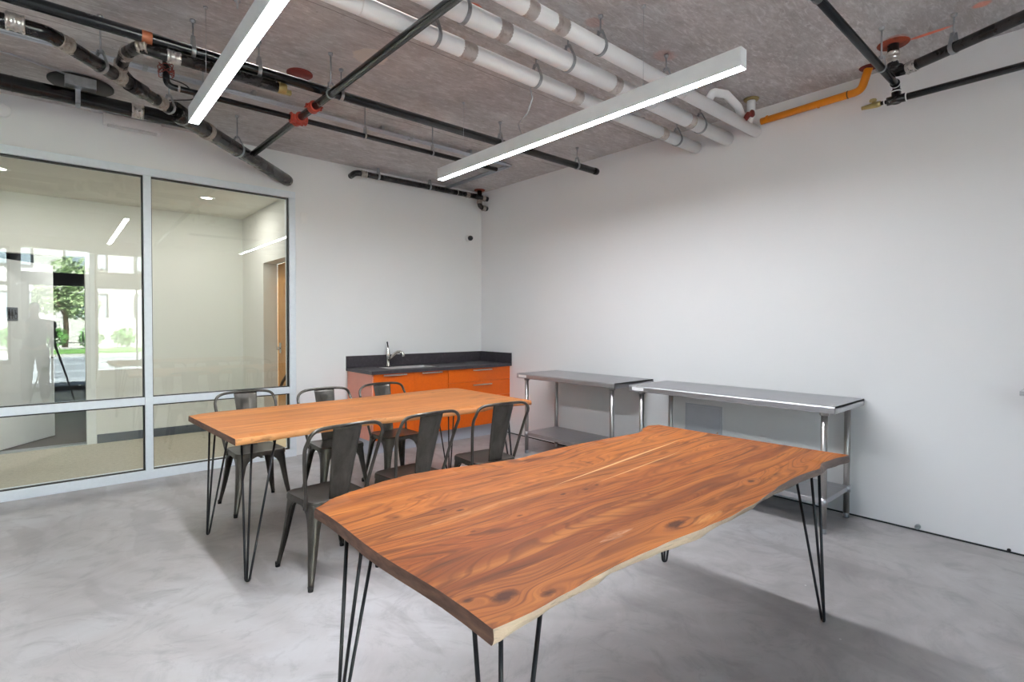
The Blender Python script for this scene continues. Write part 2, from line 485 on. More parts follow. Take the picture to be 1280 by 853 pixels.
RUST = m_pipe('rust_orange_paint', srgb(150, 62, 36), srgb(60, 34, 28), .7, .8, 20)
REDD = simple('red_oxide', srgb(120, 38, 32), .7, 0, .2, 30)
BRASS = simple('brass', (.42, .33, .14), .35, .9, .15, 30)
RODM = simple('zinc_rod', (.50, .52, .54), .4, .9, .1, 30)
LIGHTB = simple('light_housing', srgb(238, 242, 243), .45, .1, .03)
LED = m_emit('led_diffuser', (.93, .965, 1.03), 116.0)
DLED = m_emit('downlight_lens', (1.0, .92, .80), 12.0)
WPLAST = simple('white_plastic', (.88, .87, .85), .45, 0, .03)
BLKPLAST = simple('black_plastic', (.02, .02, .022), .4)
GREYPL = simple('grey_panel_paint', srgb(204, 207, 214), .45, .2, .03)
DOORW = simple('white_door_paint', (.84, .85, .84), .45, 0, .02)
WOODD = m_pipe('honey_wood_door', srgb(204, 152, 92), srgb(176, 120, 66), .45, .6, 5)
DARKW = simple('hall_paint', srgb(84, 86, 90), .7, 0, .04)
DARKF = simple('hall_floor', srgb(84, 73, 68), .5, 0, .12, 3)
DKBASE = simple('dark_grey_baseboard', srgb(86, 92, 100), .5, 0, .05)
SIGNG = simple('grey_sign_plate', srgb(128, 132, 138), .5, .2, .03)
STORE = simple('dark_storefront_metal', (.028, .033, .040), .4, .3, .1)
TOPR = []

# ------------------------------------------------------------------ camera (fitted to the room's own edges)
yaw, tilt, roll = 0.7170817, 0.01770988, 0.00253823
fw = Vector((math.sin(yaw), math.cos(yaw), 0)); rt = Vector((math.cos(yaw), -math.sin(yaw), 0)); up = Vector((0, 0, 1))
f2 = fw * math.cos(tilt) - up * math.sin(tilt); u2 = up * math.cos(tilt) + fw * math.sin(tilt)
r3 = rt * math.cos(roll) + u2 * math.sin(roll); u3 = u2 * math.cos(roll) - rt * math.sin(roll)
cd = bpy.data.cameras.new('camera'); cam = bpy.data.objects.new('camera', cd); COL.objects.link(cam)
cd.sensor_width = 36; cd.sensor_fit = 'HORIZONTAL'; cd.lens = 657.4352 / 1280 * 36
cd.shift_y = -(426.5 - 418.011) / 1280
cd.clip_start = .05
cam.matrix_world = Matrix(((r3.x, u3.x, -f2.x, -4.49834), (r3.y, u3.y, -f2.y, -5.81622), (r3.z, u3.z, -f2.z, 1.42), (0, 0, 0, 1)))
scene.camera = cam

# ------------------------------------------------------------------ room shell
XL, YF = -7.2, -8.9          # far left wall, storefront wall
PR = -2.534                  # right end of the glass partition
def S(name, mb, m, parent=None, label=None, smooth=None):
    o = mb.build(name, m, parent, smooth=smooth)
    if parent is None: o['kind'] = 'structure'
    if label: o['label'] = label
    return o
S('floor', MB().box((XL, YF - .1, -.1), (.1, .06, 0)), FLOOR, label='polished grey concrete floor with swirled trowel marks')
S('ceiling', MB().box((XL - .2, YF - .2, CEIL), (.3, .13, CEIL + .25)), CEILM, label='bare concrete ceiling with pipes below it')
S('wall_right', MB().box((0, YF - .1, 0), (.14, .14, CEIL)), WALLR, label='long white wall behind the steel benches')
wb = MB().box((PR, 0, 0), (0, .12, CEIL)); wb.box((XL, 0, 2.835), (PR, .12, CEIL)); wb.box((XL, 0, 0), (-5.45, .12, 2.835))
S('wall_back', wb, WALL, label='white wall around the glass partition')
S('wall_left', MB().box((XL - .14, YF - .1, 0), (XL, .14, CEIL)), WALL)
S('shadow_gap_right', MB().box((-.002, YF, 0), (.0, 0, .011)), GASKET_GAP, label='dark strip standing in for the shaded gap along the foot of the white wall')  # dark strip painted for the shadow gap under the wall, no baseboard there
S('trim_1', MB().box((PR, -.003, 0), (-1.97, 0, .09), .001), WALL, label='low white trim at the foot of the back wall')

# glass partition: frame members and four panes
win = tag(empty('window_1', (-3.85, 0, 0)), 'glass partition with pale metal frame', kind='structure')
OX = 3.85
def fr(name, lo, hi):
    MB().box((lo[0] + OX, lo[1], lo[2]), (hi[0] + OX, hi[1], hi[2]), .003).build(name, ALU, win)
fr('top_rail', (-5.45, -.035, 2.765), (PR, .10, 2.835))
fr('bottom_rail', (-5.45, -.035, 0), (PR, .10, .082))
fr('jamb', (PR - .066, -.035, .082), (PR, .10, 2.765))
fr('jamb', (-5.45, -.035, .082), (-5.384, .10, 2.765))
fr('mullion', (-3.877, -.037, .082), (-3.817, .10, 2.765))
fr('middle_rail', (-3.817, -.033, .683), (PR - .066, .10, .752))
fr('middle_rail', (-5.384, -.033, .683), (-3.877, .10, .752))
for (xa, xb) in ((-3.817, PR - .066), (-5.384, -3.877)):
    for (za, zb) in ((.752, 2.765), (.082, .683)):
        g = MB()
        t = .012
        for lo, hi in (((xa, -.012, zb - t), (xb, .030, zb)), ((xa, -.012, za), (xb, .030, za + .006)), ((xa, -.012, za), (xa + .006, .030, zb)), ((xb - t, -.012, za), (xb, .030, zb))):
            g.box((lo[0] + OX, lo[1], lo[2]), (hi[0] + OX, hi[1], hi[2]))
        gk = g.build('gasket', GASKET_GAP, win)
        MB().box((xa + OX + .002, .004, za + .002), (xb + OX - .002, .014, zb - .002)).build('glass_pane', GLASS, win)

# ------------------------------------------------------------------ room beyond the glass
YB = 2.109; ORX = -2.521; OCZ = 2.86
S('floor_carpet', MB().box((-7.2, .06, -.1), (ORX, YB, .0)), CARPET, label='beige carpet in the room beyond the glass')
bpy.data.objects['floor_carpet'].name = 'floor_2'
o = MB().box((-7.2, .12, OCZ), (ORX + .4, YB + .12, OCZ + .1)); S('ceiling_2', o, simple('smooth_grey_ceiling', srgb(222, 219, 210), .8, 0, .05, 2), label='smooth ceiling of the room beyond the glass')
o = MB().box((-4.17, YB, 0), (ORX + .2, YB + .12, OCZ)); o.box((-7.2, YB, 2.20), (-4.17, YB + .12, OCZ)); o.box((-7.2, YB, 0), (-5.06, YB + .12, 2.20))
S('wall_far', o, OTHERW, label='warm white wall beyond the glass partition')
o = MB().box((ORX, 1.17, 0), (ORX + .17, YB, OCZ)); o.box((ORX, .13, 2.18), (ORX + .17, 1.17, OCZ)); o.box((ORX, .13, 0), (ORX + .17, .28, 2.18))
S('wall_side', o, OTHERW, label='warm white side wall with a recessed wooden door')
S('wall_outer', MB().box((-7.34, .0, 0), (-7.2, YB + .1, OCZ)), OTHERW)
S('baseboard_far', MB().box((-4.12, YB - .012, 0), (ORX, YB, .105), .002), DKBASE, label='dark grey baseboard beyond the glass')
S('trim_2', MB().box((-4.215, YB - .02, 0), (-4.126, YB + .13, 2.24), .003), simple('white_casing', (.82, .83, .82), .5, 0, .02), label='white door casing beyond the glass')
S('trim_3', MB().box((-5.15, YB - .001, 0), (-4.215, YB + .13, .012)), RODM, label='pale threshold strip at the hall doorway')
# wooden door in the side wall
d2 = tag(empty('door_2', (ORX + .17, .72, 0)), 'honey coloured wooden door recessed in the side wall', kind='structure')
MB().box((0, -.44, .01), (.045, .45, 2.18), .003).build('door_leaf', WOODD, d2)
k = MB(); k.box((-.012, .30, 1.06), (.0, .36, 1.19), .003); k.lathe((-.03, .33, 1.12), [(.0, -.022), (.02, -.02), (.024, 0), (.012, .012), (.012, .03)], 14, axis='X'); k.build('door_latch', CHROME, d2)
o = MB(); o.tube([(-.055, -.40, 1.02), (-.055, .1, .72), (-.055, .17, .66)], .018, 8); o.build('grab_rail', simple('dark_rail', (.06, .035, .02), .4), d2)
# dark hall through the doorway
S('floor_hall', MB().box((-7.2, YB, -.1), (-3.2, 6.0, -.001)), DARKF, label='dark floor of the hall beyond the doorway')
bpy.data.objects['floor_hall'].name = 'floor_3'
o = MB().box((-7.3, 6.0, 0), (-3.1, 6.1, 2.7)); o.box((-3.25, YB + .12, 0), (-3.1, 6.0, 2.7)); o.box((-7.3, YB + .12, 0), (-7.2, 6.0, 2.7))
S('wall_hall', o, DARKW, label='grey walls of the dark hall')
S('ceiling_3', MB().box((-7.3, YB + .12, 2.6), (-3.1, 6.1, 2.7)), DARKW)
S('baseboard_hall', MB().box((-7.2, 5.985, 0), (-3.25, 6.0, .11)), DKBASE)
# restroom door, standing ajar into the hall
d1 = tag(empty('door_1', (-5.005, 2.235, 0), math.atan2(.678, .463)), 'pale door standing ajar with a grey restroom sign', kind='structure')
MB().box((0, -.0, .008), (.905, .042, 2.15), .003).build('door_leaf', DOORW, d1)
hs = MB()
for z in (.25, 1.05, 1.9): hs.cyl((.0, -.006, z - .05), (.0, -.006, z + .05), .008, 8)
hs.build('door_hinge', CHROME, d1)
h = MB(); h.cyl((.845, -.0, 1.0), (.845, -.05, 1.0), .011); h.tube([(.85, -.05, 1.0), (.75, -.052, 1.0)], .010, 8); h.build('door_handle', CHROME, d1)
sg = MB().box((.19, -.007, 1.452), (.345, -.0005, 1.606), .003).build('sign_plate', SIGNG, d1)
def disc(mb, cx, cz, r, y0=-.0085, y1=-.007, n=14):
    mb.cyl((cx, y0, cz), (cx, y1, cz), r, n)
def flat(mb, pts, y0=-.0085, y1=-.007):
    M = Matrix(((1, 0, 0, 0), (0, 0, 1, 0), (0, 1, 0, 0), (0, 0, 0, 1)))
    mb.prism(pts, y0, y1, 0, M)
ic = MB()
disc(ic, .222, 1.575, .009)
flat(ic, [(.207, 1.562), (.237, 1.562), (.237, 1.515), (.231, 1.515), (.231, 1.475), (.2235, 1.475), (.2235, 1.512), (.2205, 1.512), (.2205, 1.475), (.213, 1.475), (.213, 1.515), (.207, 1.515)])
disc(ic, .262, 1.575, .009)
flat(ic, [(.253, 1.562), (.271, 1.562), (.282, 1.508), (.268, 1.508), (.268, 1.475), (.256, 1.475), (.256, 1.508), (.242, 1.508)])
disc(ic, .306, 1.568, .008)
flat(ic, [(.301, 1.558), (.309, 1.558), (.312, 1.532), (.328, 1.530), (.336, 1.496), (.342, 1.498), (.334, 1.538), (.312, 1.540), (.306, 1.520), (.299, 1.525)])
for k in range(18):
    a0 = PI * .75 + k * PI * 1.35 / 18; a1 = PI * .75 + (k + 1) * PI * 1.35 / 18
    pt = lambda a, r: (.312 + r * math.cos(a), 1.503 + r * math.sin(a))
    flat(ic, [pt(a0, .022), pt(a1, .022), pt(a1, .028), pt(a0, .028)])
ic.build('restroom_symbols', BLKPLAST, sg)

# two recessed downlights in the room beyond
for i, (x, y, lab) in enumerate(((-3.17, 1.00, 'round recessed downlight seen through the right glass pane'), (-4.87, 1.00, 'round recessed downlight at the left edge of the glass'))):
    t = tag(empty('downlight', (x, y, OCZ)), lab, 'downlight', 'downlights beyond the glass')
    MB().lathe((0, 0, 0), [(.085, .0), (.085, -.006), (.06, -.008), (.055, 0.0)], 24).build('trim_ring', WPLAST, t)
    MB().lathe((0, 0, -.004), [(.0, 0), (.055, 0)], 24).build('lens', DLED, t)
    ld = bpy.data.lights.new('downlight_lamp', 'AREA'); ld.shape = 'DISK'; ld.size = .11; ld.energy = 11; ld.color = (1, .96, .92); ld.spread = PI
    lo = bpy.data.objects.new('downlight_lamp', ld); COL.objects.link(lo); lo.parent = t; lo.location = (0, 0, -.012)
t = tag(empty('hall_fill_light', (-3.75, 2.95, 2.6)), 'added unseen light in the hall ceiling that brightens the pale door', 'downlight')  # unseen lamp added to brighten the open door leaf
MB().lathe((0, 0, 0), [(.085, .0), (.085, -.006), (.06, -.008), (.055, 0.0)], 24).build('trim_ring', WPLAST, t)
MB().lathe((0, 0, -.004), [(.0, 0), (.055, 0)], 24).build('lens', DLED, t)
ld = bpy.data.lights.new('hall_fill_lamp', 'AREA'); ld.shape = 'DISK'; ld.size = .11; ld.energy = 16; ld.color = (1, .97, .94)
lo = bpy.data.objects.new('hall_fill_lamp', ld); COL.objects.link(lo); lo.parent = t; lo.location = (0, 0, -.012)

# ------------------------------------------------------------------ storefront behind the camera (seen reflected in the glass)
o = MB()
y0, y1 = YF - .1, YF + .05
o.box((XL, y0, 2.99), (.0, y1, CEIL)); o.box((-2.72, y0, 0), (0, y1, 2.99)); o.box((-3.89, y0, 0), (-3.79, y1 + .05, 2.99))
o.box((-3.79, y0, 2.24), (-2.72, y1, 2.53)); o.box((-3.79, y0, 0), (-2.72, y1, .35)); o.box((-5.15, y0, 0), (-4.99, y1 + .03, 2.99)); o.box((XL, y0, 0), (-7.0, y1, 2.99)); o.box((-7.0, y0, 0), (-5.15, y1, .6))
S('wall_front', o, WALL, label='storefront wall behind the camera')
w3 = tag(empty('window_2', (-4.45, YF, 0)), 'dark framed glass entrance seen reflected in the partition', kind='structure')
def sf(name, x0, x1, z0, z1, m=STORE, ya=-.05, yb=.03):
    MB().box((x0 + 4.45, ya, z0), (x1 + 4.45, yb, z1), .003).build(name, m, w3)
sf('transom', -4.99, -3.89, 2.23, 2.50); sf('stile', -3.98, -3.89, 0, 2.23); sf('stile', -4.99, -4.87, 0, 2.23); sf('sill', -4.87, -3.98, 0, .09); sf('push_bar', -4.87, -3.98, 1.0, 1.02, RODM, -.09, -.07)
sf('glass_pane', -4.87, -3.98, .09, 2.23, GLASS, -.012, 0); sf('glass_pane', -4.99, -3.89, 2.50, 2.99, GLASS, -.012, 0)
MB().tube(fillet([(.43, .03, .95), (.43, .08, .95), (.43, .08, 1.25), (.43, .03, 1.25)], .03), .012, 8).build('pull_handle', CHROME, w3)
w4 = tag(empty('window_3', (-3.25, YF, 0)), 'tall window beside the entrance', kind='structure')
for (za, zb) in ((.35, 2.24), (2.53, 2.99)):
    b = MB()
    for lo, hi in (((-.54, -.05, za), (.53, .0, za + .04)), ((-.54, -.05, zb - .04), (.53, 0, zb)), ((-.54, -.05, za), (-.50, 0, zb)), ((.49, -.05, za), (.53, 0, zb)), ((.18, -.05, za), (.21, 0, zb))): b.box(lo, hi)
    b.build('window_frame', ALU, w4)
    MB().box((-.5, -.03, za + .04), (.49, -.02, zb - .04)).build('glass_pane', GLASS, w4)
w5 = tag(empty('fill_window', (-6.07, YF, 0)), 'added unseen window left of the entrance, letting in fill daylight', kind='structure')  # window added out of view so more daylight reaches the back wall
b = MB()
for lo, hi in (((-.93, -.05, .6), (.92, 0, .68)), ((-.93, -.05, 2.93), (.92, 0, 2.99)), ((-.93, -.05, .6), (-.88, 0, 2.93)), ((.87, -.05, .6), (.92, 0, 2.93)), ((-.93, -.05, 2.2), (.92, 0, 2.28))): b.box(lo, hi)
b.build('window_frame', STORE, w5)
MB().box((-.88, -.03, .64), (.87, -.02, 2.93)).build('glass_pane', GLASS, w5)

# ------------------------------------------------------------------ outdoors beyond the storefront
PAVE = simple('pale_paving', (.62, .60, .57), .8, 0, .06, 4)
S('ground_side', MB().box((-26, YF - 2.6, -.25), (XL - .2, 10, -.12)), PAVE)
S('ground', MB().box((-26, -40, -.25), (16, YF - 2.6, -.12)), PAVE, label='pale paving outside')
dk = MB()
for i in range(14): dk.box((-10 + i * .9, YF - 2.6, -.14), (-10 + i * .9 + .88, YF - .1, -.04), .006)
S('deck', dk, simple('shaded_deck_board', (.20, .21, .24), .7, 0, .1, 8), label='grey decking outside the entrance')  # bluish shade over the deck is darkened into its colour
stp = MB()
for i in range(4): stp.box((-10, YF - 2.9 - .75 * (i + 1), -.13), (3, YF - 2.9 - .75 * i, -.02 + .15 * i), .01)
S('steps', stp, simple('shaded_concrete_step', (.24, .26, .30), .8, 0, .06, 6), label='wide concrete steps outside')  # steps coloured dark and bluish to carry the shade they lie in
S('terrace', MB().box((-14, -22, -.12), (6, YF - 5.9, .46)), PAVE)
lw = MB().box((-4.6, -19, .46), (2, -16, .50)); tag(lw.build('lawn', simple('grass', (.10, .22, .05), .9, 0, .3, 20)), 'green lawn outside beyond the steps', 'lawn', kind='stuff')
def foliage(mb, c, R, n, s, mi=0):
    for _ in range(n):
        d = Vector((random.gauss(0, 1), random.gauss(0, 1), random.gauss(0, 1))).normalized()
        p = Vector(c) + Vector((d.x * R[0], d.y * R[1], d.z * R[2])) * (random.random() ** .35)
        a = Vector((random.gauss(0, 1), random.gauss(0, 1), random.gauss(0, 1))).normalized(); b = a.orthogonal().normalized(); q = a.cross(b)
        k = s * random.uniform(.6, 1.3)
        mb.poly([p - b * k, p + q * k * .5, p + b * k, p - q * k * .5], mi)
LEAF = simple('tree_leaf', (.34, .44, .24), .7, 0, .4, 1.2); LEAF2 = simple('hedge_leaf', (.10, .26, .06), .7, 0, .3, 1.5); BARK = simple('bark', (.16, .11, .07), .9, 0, .3, 12)
t = tag(empty('street_tree', (-4.15, -22.4, .46)), 'leafy green tree outside, reflected in the glass', 'tree')
mb = MB(); mb.tube([(0, 0, 0), (.05, 0, .8), (0, .05, 1.6), (.1, 0, 2.3)], .1, 10, radii=[.11, .09, .07, .04])
for a in range(5): mb.tube([(0, 0, 1.1 + .15 * a), (.5 * math.cos(a * 2.2), .5 * math.sin(a * 2.2), 1.8 + .2 * a)], .03, 6)
mb.build('trunk', BARK, t)
mb = MB()
for c, R in (((0, 0, 2.3), (1.0, 1.0, .9)), ((.5, .2, 1.7), (.7, .6, .6)), ((-.5, -.1, 1.9), (.6, .6, .6)), ((.2, 0, 3.0), (.8, .8, .7))): foliage(mb, c, R, 420, .11)
mb.build('crown', LEAF, t)
for i, (x, y, r) in enumerate(((-5.7, -20.6, .40), (-4.5, -20.9, .46), (-3.4, -20.5, .42), (-2.3, -20.9, .45))):
    mb = MB(); foliage(mb, (0, 0, .42), (r, .4, .40), 420, .07)
    tag(mb.build('hedge_bush', LEAF2, loc=(x, y, .46)), ['leftmost rounded bush outside under the tree', 'second rounded bush from the left outside', 'third rounded bush from the left outside', 'rightmost rounded bush outside'][i], 'bush', 'bushes outside')
bl = tag(empty('building', (-1.0, -29, 0)), 'pale building with large windows across the way', 'building')
MB().box((-7, -4, -.2), (9, 0, 8)).build('facade', simple('facade_render', (.80, .79, .77), .8, 0, .03), bl)
for i in range(5):
    for zz in (1.0, 4.2):
        f_ = MB().box((-6 + i * 2.9, 0, zz), (-4.2 + i * 2.9, .06, zz + 2), .01).build('window', STORE, bl)
        MB().box((-5.9 + i * 2.9, .05, zz + .1), (-4.3 + i * 2.9, .075, zz + 1.9)).build('pane', simple('sky_pane', (.25, .3, .36), .1), f_)
gw = tag(MB().box((-13, -26.4, 0), (-1.0, -26.0, 1.7), .02).build('garden_wall', simple('white_render', (.75, .74, .72), .8)), 'low white garden wall behind the bushes', 'wall')

# ------------------------------------------------------------------ live-edge tables
END_G = m_endgrain()
def offset_inner(pts, d):
    return pts
def resample(pts, n):
    pts = [Vector((p[0], p[1])) for p in pts]
    L = [0]
    for a, b in zip(pts, pts[1:]): L.append(L[-1] + (b - a).length)
    out = []
    for k in range(n):
        s = L[-1] * k / (n - 1)
        i = 0
        while i < len(L) - 2 and L[i + 1] < s: i += 1
        t = (s - L[i]) / max(1e-9, L[i + 1] - L[i])
        out.append(pts[i].lerp(pts[i + 1], t))
    return out
def interp(pts, x):
    pts = sorted(pts)
    if x <= pts[0][0]: return pts[0][1]
    for a, b in zip(pts, pts[1:]):
        if x <= b[0]: 
            t = (x - a[0]) / (b[0] - a[0]); t = t * t * (3 - 2 * t) * .5 + t * .5
            return a[1] + (b[1] - a[1]) * t
    return pts[-1][1]

def slab(name, parent, top_far, top_near, bot_far, bot_near, xl, xr, ztop, th, mats, nx=90, seed=0, wav=.004, rag=0.0):
    """slab between two live edges; xl/xr give the end lines as functions of the across-fraction"""
    rnd = random.Random(seed)
    ph = [rnd.uniform(0, 6) for _ in range(8)]
    nz = lambda x, k: wav * (math.sin(x * 17 + ph[k]) * .5 + math.sin(x * 31 + ph[k + 1]) * .3 + math.sin(x * 57 + ph[k + 2]) * .25)
    bm = bmesh.new()
    NV = 10
    grid = {}
    levels = [(0.0, 0.0), (.18, .22), (.55, .62), (.85, .93), (1.0, 1.0)]
    rings = []
    for li, (fz, fo) in enumerate(levels):
        z = ztop - th * fz
        far = []; near = []
        for i in range(nx + 1):
            t = i / nx
            xf = xl(1.0) + (xr(1.0) - xl(1.0)) * t; xn = xl(0.0) + (xr(0.0) - xl(0.0)) * t
            bulge = math.sin(fz * PI) * .006
            yf = top_far(xf) * (1 - fo) + bot_far(xf) * fo + nz(xf, 0) * (1 if li else .5) + bulge + rag * fz * (1 - fz) * 4 * math.sin(xf * 23 + li)
            yn = top_near(xn) * (1 - fo) + bot_near(xn) * fo - nz(xn, 3) * (1 if li else .5) - bulge + rag * fz * (1 - fz) * 4 * math.sin(xn * 29 + li * 1.3)
            far.append(Vector((xf, yf, z))); near.append(Vector((xn, yn, z)))
        rings.append((far, near))
    def P(li):
        far, near = rings[li]
        return far, near
    # top & bottom grids
    def gridface(li, flip, mi):
        far, near = rings[li]
        G = []
        for i in range(nx + 1):
            col = []
            for j in range(NV + 1):
                s = j / NV
                p = near[i].lerp(far[i], s)
                # straight-sawn ends keep their own line
                if i == 0: p.x = xl(s)
                if i == nx: p.x = xr(s)
                col.append(bm.verts.new(p))
            G.append(col)
        for i in range(nx):
            for j in range(NV):
                q = (G[i][j], G[i + 1][j], G[i + 1][j + 1], G[i][j + 1])
                f = bm.faces.new(q if not flip else q[::-1]); f.material_index = mi; f.smooth = True
        return G
    Gt = gridface(0, False, 0)
    prev = Gt
    for li in range(1, len(levels)):
        if li == len(levels) - 1:
            G = gridface(li, True, 0)
        else:
            far, near = rings[li]
            G = None
            nearv = [bm.verts.new(p) for p in near]; farv = [bm.verts.new(p) for p in far]
            endl = [nearv[0]]; endr = [nearv[-1]]
            for j in range(1, NV):
                s = j / NV
                a = near[0].lerp(far[0], s); a.x = xl(s); b = near[-1].lerp(far[-1], s); b.x = xr(s)
                endl.append(bm.verts.new(a)); endr.append(bm.verts.new(b))
            endl.append(farv[0]); endr.append(farv[-1])
        if G is not None:
            cur = dict(near=[G[i][0] for i in range(nx + 1)], far=[G[i][NV] for i in range(nx + 1)], l=G[0], r=G[nx])
        else:
            cur = dict(near=nearv, far=farv, l=endl, r=endr)
        if li == 1: pv = dict(near=[Gt[i][0] for i in range(nx + 1)], far=[Gt[i][NV] for i in range(nx + 1)], l=Gt[0], r=Gt[nx])
        for i in range(nx):
            f = bm.faces.new((pv['near'][i], cur['near'][i], cur['near'][i + 1], pv['near'][i + 1])); f.material_index = 1; f.smooth = True
            f = bm.faces.new((pv['far'][i + 1], cur['far'][i + 1], cur['far'][i], pv['far'][i])); f.material_index = 1; f.smooth = True
        for j in range(NV):
            f = bm.faces.new((pv['l'][j + 1], cur['l'][j + 1], cur['l'][j], pv['l'][j])); f.material_index = 2
            f = bm.faces.new((pv['r'][j], cur['r'][j], cur['r'][j + 1], pv['r'][j + 1])); f.material_index = 3
        pv = cur
    bmesh.ops.recalc_face_normals(bm, faces=bm.faces[:])
    me = bpy.data.meshes.new(name); bm.to_mesh(me); bm.free()
    for m in mats: me.materials.append(m)
    o = bpy.data.objects.new(name, me); COL.objects.link(o); o.parent = parent
    me.set_sharp_from_angle(angle=math.radians(50))
    return o

def hairpin(parent, fx, fy, sx, sy, ztop, ay=.12, cx=.14, b=(.05, .06), kind='leg'):
    """three-rod hairpin leg: foot at (fx, fy), rods fan inwards (sx, sy) to the table underside"""
    tops = [(fx + sx * .005, fy + sy * ay), (fx + sx * b[0], fy + sy * b[1]), (fx + sx * cx, fy + sy * .005)]
    mb = MB()
    r = .0062
    d = .018
    foots = [(fx, fy + sy * d), (fx + sx * .004, fy + sy * .004), (fx + sx * d, fy)]
    zt = ztop
    # outer rods are one bent bar with a U at the floor, the third rod is welded beside it
    A, B, C = tops; a, b, c = foots
    mb.tube(fillet([(A[0], A[1], zt), (a[0], a[1], .02), (a[0] + sx * .002, a[1] - sy * .004, .0065), (c[0] - sx * .004, c[1] + sy * .002, .0065), (c[0], c[1], .02), (C[0], C[1], zt)], .012, 4), r, 10)
    mb.tube([(B[0], B[1], zt), (b[0], b[1], .0085)], r, 10)
    leg = mb.build(kind, BLACKROD, parent)
    pl = MB()
    pl.prism([(A[0] - sx * .02, A[1] + sy * .025), (A[0] + sx * .03, A[1] + sy * .02), (C[0] + sx * .02, C[1] + sy * .03), (C[0] + sx * .025, C[1] - sy * .02), (fx - sx * .015, fy - sy * .015)], zt - .004, zt)
    pl.build('mounting_plate', BLACKROD, leg)
    return leg

# --- big table in front
BX, BY = -2.78, -4.52
ZT, TH = .815, .036
far_pts = [(-3.857, -4.097), (-3.762, -4.034), (-3.68, -4.005), (-3.557, -3.97), (-3.416, -3.955), (-3.264, -3.975), (-3.056, -4.025), (-2.914, -4.050), (-2.68, -4.030), (-2.527, -4.030), (-2.267, -4.045), (-2.037, -4.062), (-1.97, -4.052), (-1.897, -4.005), (-1.80, -3.975), (-1.74, -4.00)]
near_top = [(-3.85, -5.012), (-3.759, -5.018), (-3.62, -5.012), (-3.48, -5.000), (-3.39, -5.000), (-3.25, -5.006), (-3.175, -5.008), (-3.03, -5.018), (-2.885, -5.026), (-2.784, -5.020), (-2.688, -5.018), (-2.575, -5.008), (-2.413, -4.990), (-2.281, -4.985), (-2.17, -4.992), (-2.069, -5.002), (-1.95, -4.975), (-1.834, -4.985), (-1.715, -5.005)]
near_bot = [(-3.829, -5.012), (-3.775, -5.006), (-3.715, -5.000), (-3.652, -4.995), (-3.574, -4.992), (-3.508, -4.990), (-3.428, -4.976), (-3.354, -4.980), (-3.257, -4.990), (-3.143, -4.998), (-3.024, -5.010), (-2.928, -5.000), (-2.805, -5.002), (-2.639, -4.990), (-2.45, -4.984), (-2.29, -4.985), (-2.12, -4.992), (-2.008, -4.998), (-1.9, -4.985), (-1.8, -5.000), (-1.66, -5.014)]
T1 = tag(empty('dining_table', (BX, BY, 0)), 'large live-edge wooden table in the foreground with nothing on it', 'table', 'live-edge tables')
sh = lambda pts, dx=0, dy=0: (lambda x: interp(pts, x + BX) - BY)
xl1 = lambda s: (-3.846 - .010 * s + .006 * math.sin(s * 9)) - BX
xr1 = lambda s: (-1.700 - .012 * math.sin(s * PI) - .03 * s) - BX
K = lambda x, y, rx, ry, s: (x - BX, y - BY, rx, ry, s)
knots1 = [K(-3.744, -4.930, .045, .026, 1.0), K(-3.819, -4.892, .025, .014, .8), K(-3.663, -4.985, .035, .016, .8), K(-3.077, -4.945, .060, .024, 1.0), K(-2.46, -4.895, .030, .015, .9),
          K(-3.546, -4.384, .02, .010, .85), K(-3.504, -4.42, .02, .010, .85), K(-3.694, -4.342, .02, .012, .6), K(-3.578, -4.589, .018, .01, .6), K(-3.39, -4.584, .02, .01, .7),
          K(-3.13, -4.527, .02, .009, .9), K(-3.025, -4.545, .02, .009, .8), K(-2.955, -4.535, .02, .009, .8), K(-2.72, -4.30, .05, .016, .55), K(-2.30, -4.42, .05, .02, .5), K(-3.25, -4.78, .14, .05, .0), K(-3.60, -4.80, .10, .04, .0)]
boards1 = [v - BY for v in (-4.86, -4.72, -4.60, -4.475, -4.36, -4.25, -4.13)]
PALE = srgb(227, 188, 138)
streaks1 = [(-3.10 - BX, -1.95 - BX, -4.440 - BY, .117, .010, PALE, .95), (-2.95 - BX, -2.2 - BX, -4.52 - BY, .09, .006, PALE, .7), (-3.8 - BX, -3.0 - BX, -4.47 - BY, .03, .02, srgb(216, 154, 95), .5),
            (-3.55 - BX, -2.7 - BX, -4.66 - BY, .02, .016, srgb(104, 57, 34), .75), (-3.3 - BX, -2.4 - BX, -4.83 - BY, .03, .018, srgb(109, 61, 36), .6), (-3.80 - BX, -3.35 - BX, -4.56 - BY, .04, .006, srgb(89, 50, 33), .7),
            (-3.2 - BX, -2.1 - BX, -4.16 - BY, .01, .012, srgb(130, 75, 46), .5), (-3.36 - BX, -3.2 - BX, -4.886 - BY, .02, .02, srgb(207, 159, 127), .75), (-3.05 - BX, -2.85 - BX, -4.985 - BY, .02, .03, srgb(221, 163, 93), .45)]
W1M = m_wood('acacia_planks', knots1, boards1, streaks1, 3.0)
EDGE1 = m_edge('live_edge_sapwood', srgb(232, 208, 180), srgb(120, 106, 100), -.45, .35)
EDGER = m_edge('rough_grey_bark_end', srgb(150, 136, 128), srgb(104, 92, 88), -1, 1)
slab('tabletop', T1, sh(far_pts), sh(near_top), lambda x: interp(far_pts, x + BX) - BY + .012, lambda x: interp(near_bot, x + BX) - BY + .006, xl1, xr1, ZT, TH, [W1M, EDGE1, END_G, EDGER], seed=2, rag=.003)
for (x, y, sx, sy, ay, cx, b) in ((-3.735, -4.905, 1, 1, .12, .14, (.05, .06)), (-3.797, -4.105, 1, -1, .10, .17, (.085, .065)), (-1.705 - .02, -4.925, -1, 1, .16, .10, (.05, .06)), (-1.745, -4.055, -1, -1, .12, .14, (.06, .06))):
    hairpin(T1, x - BX, y - BY, sx, sy, ZT - TH, ay, cx, b)

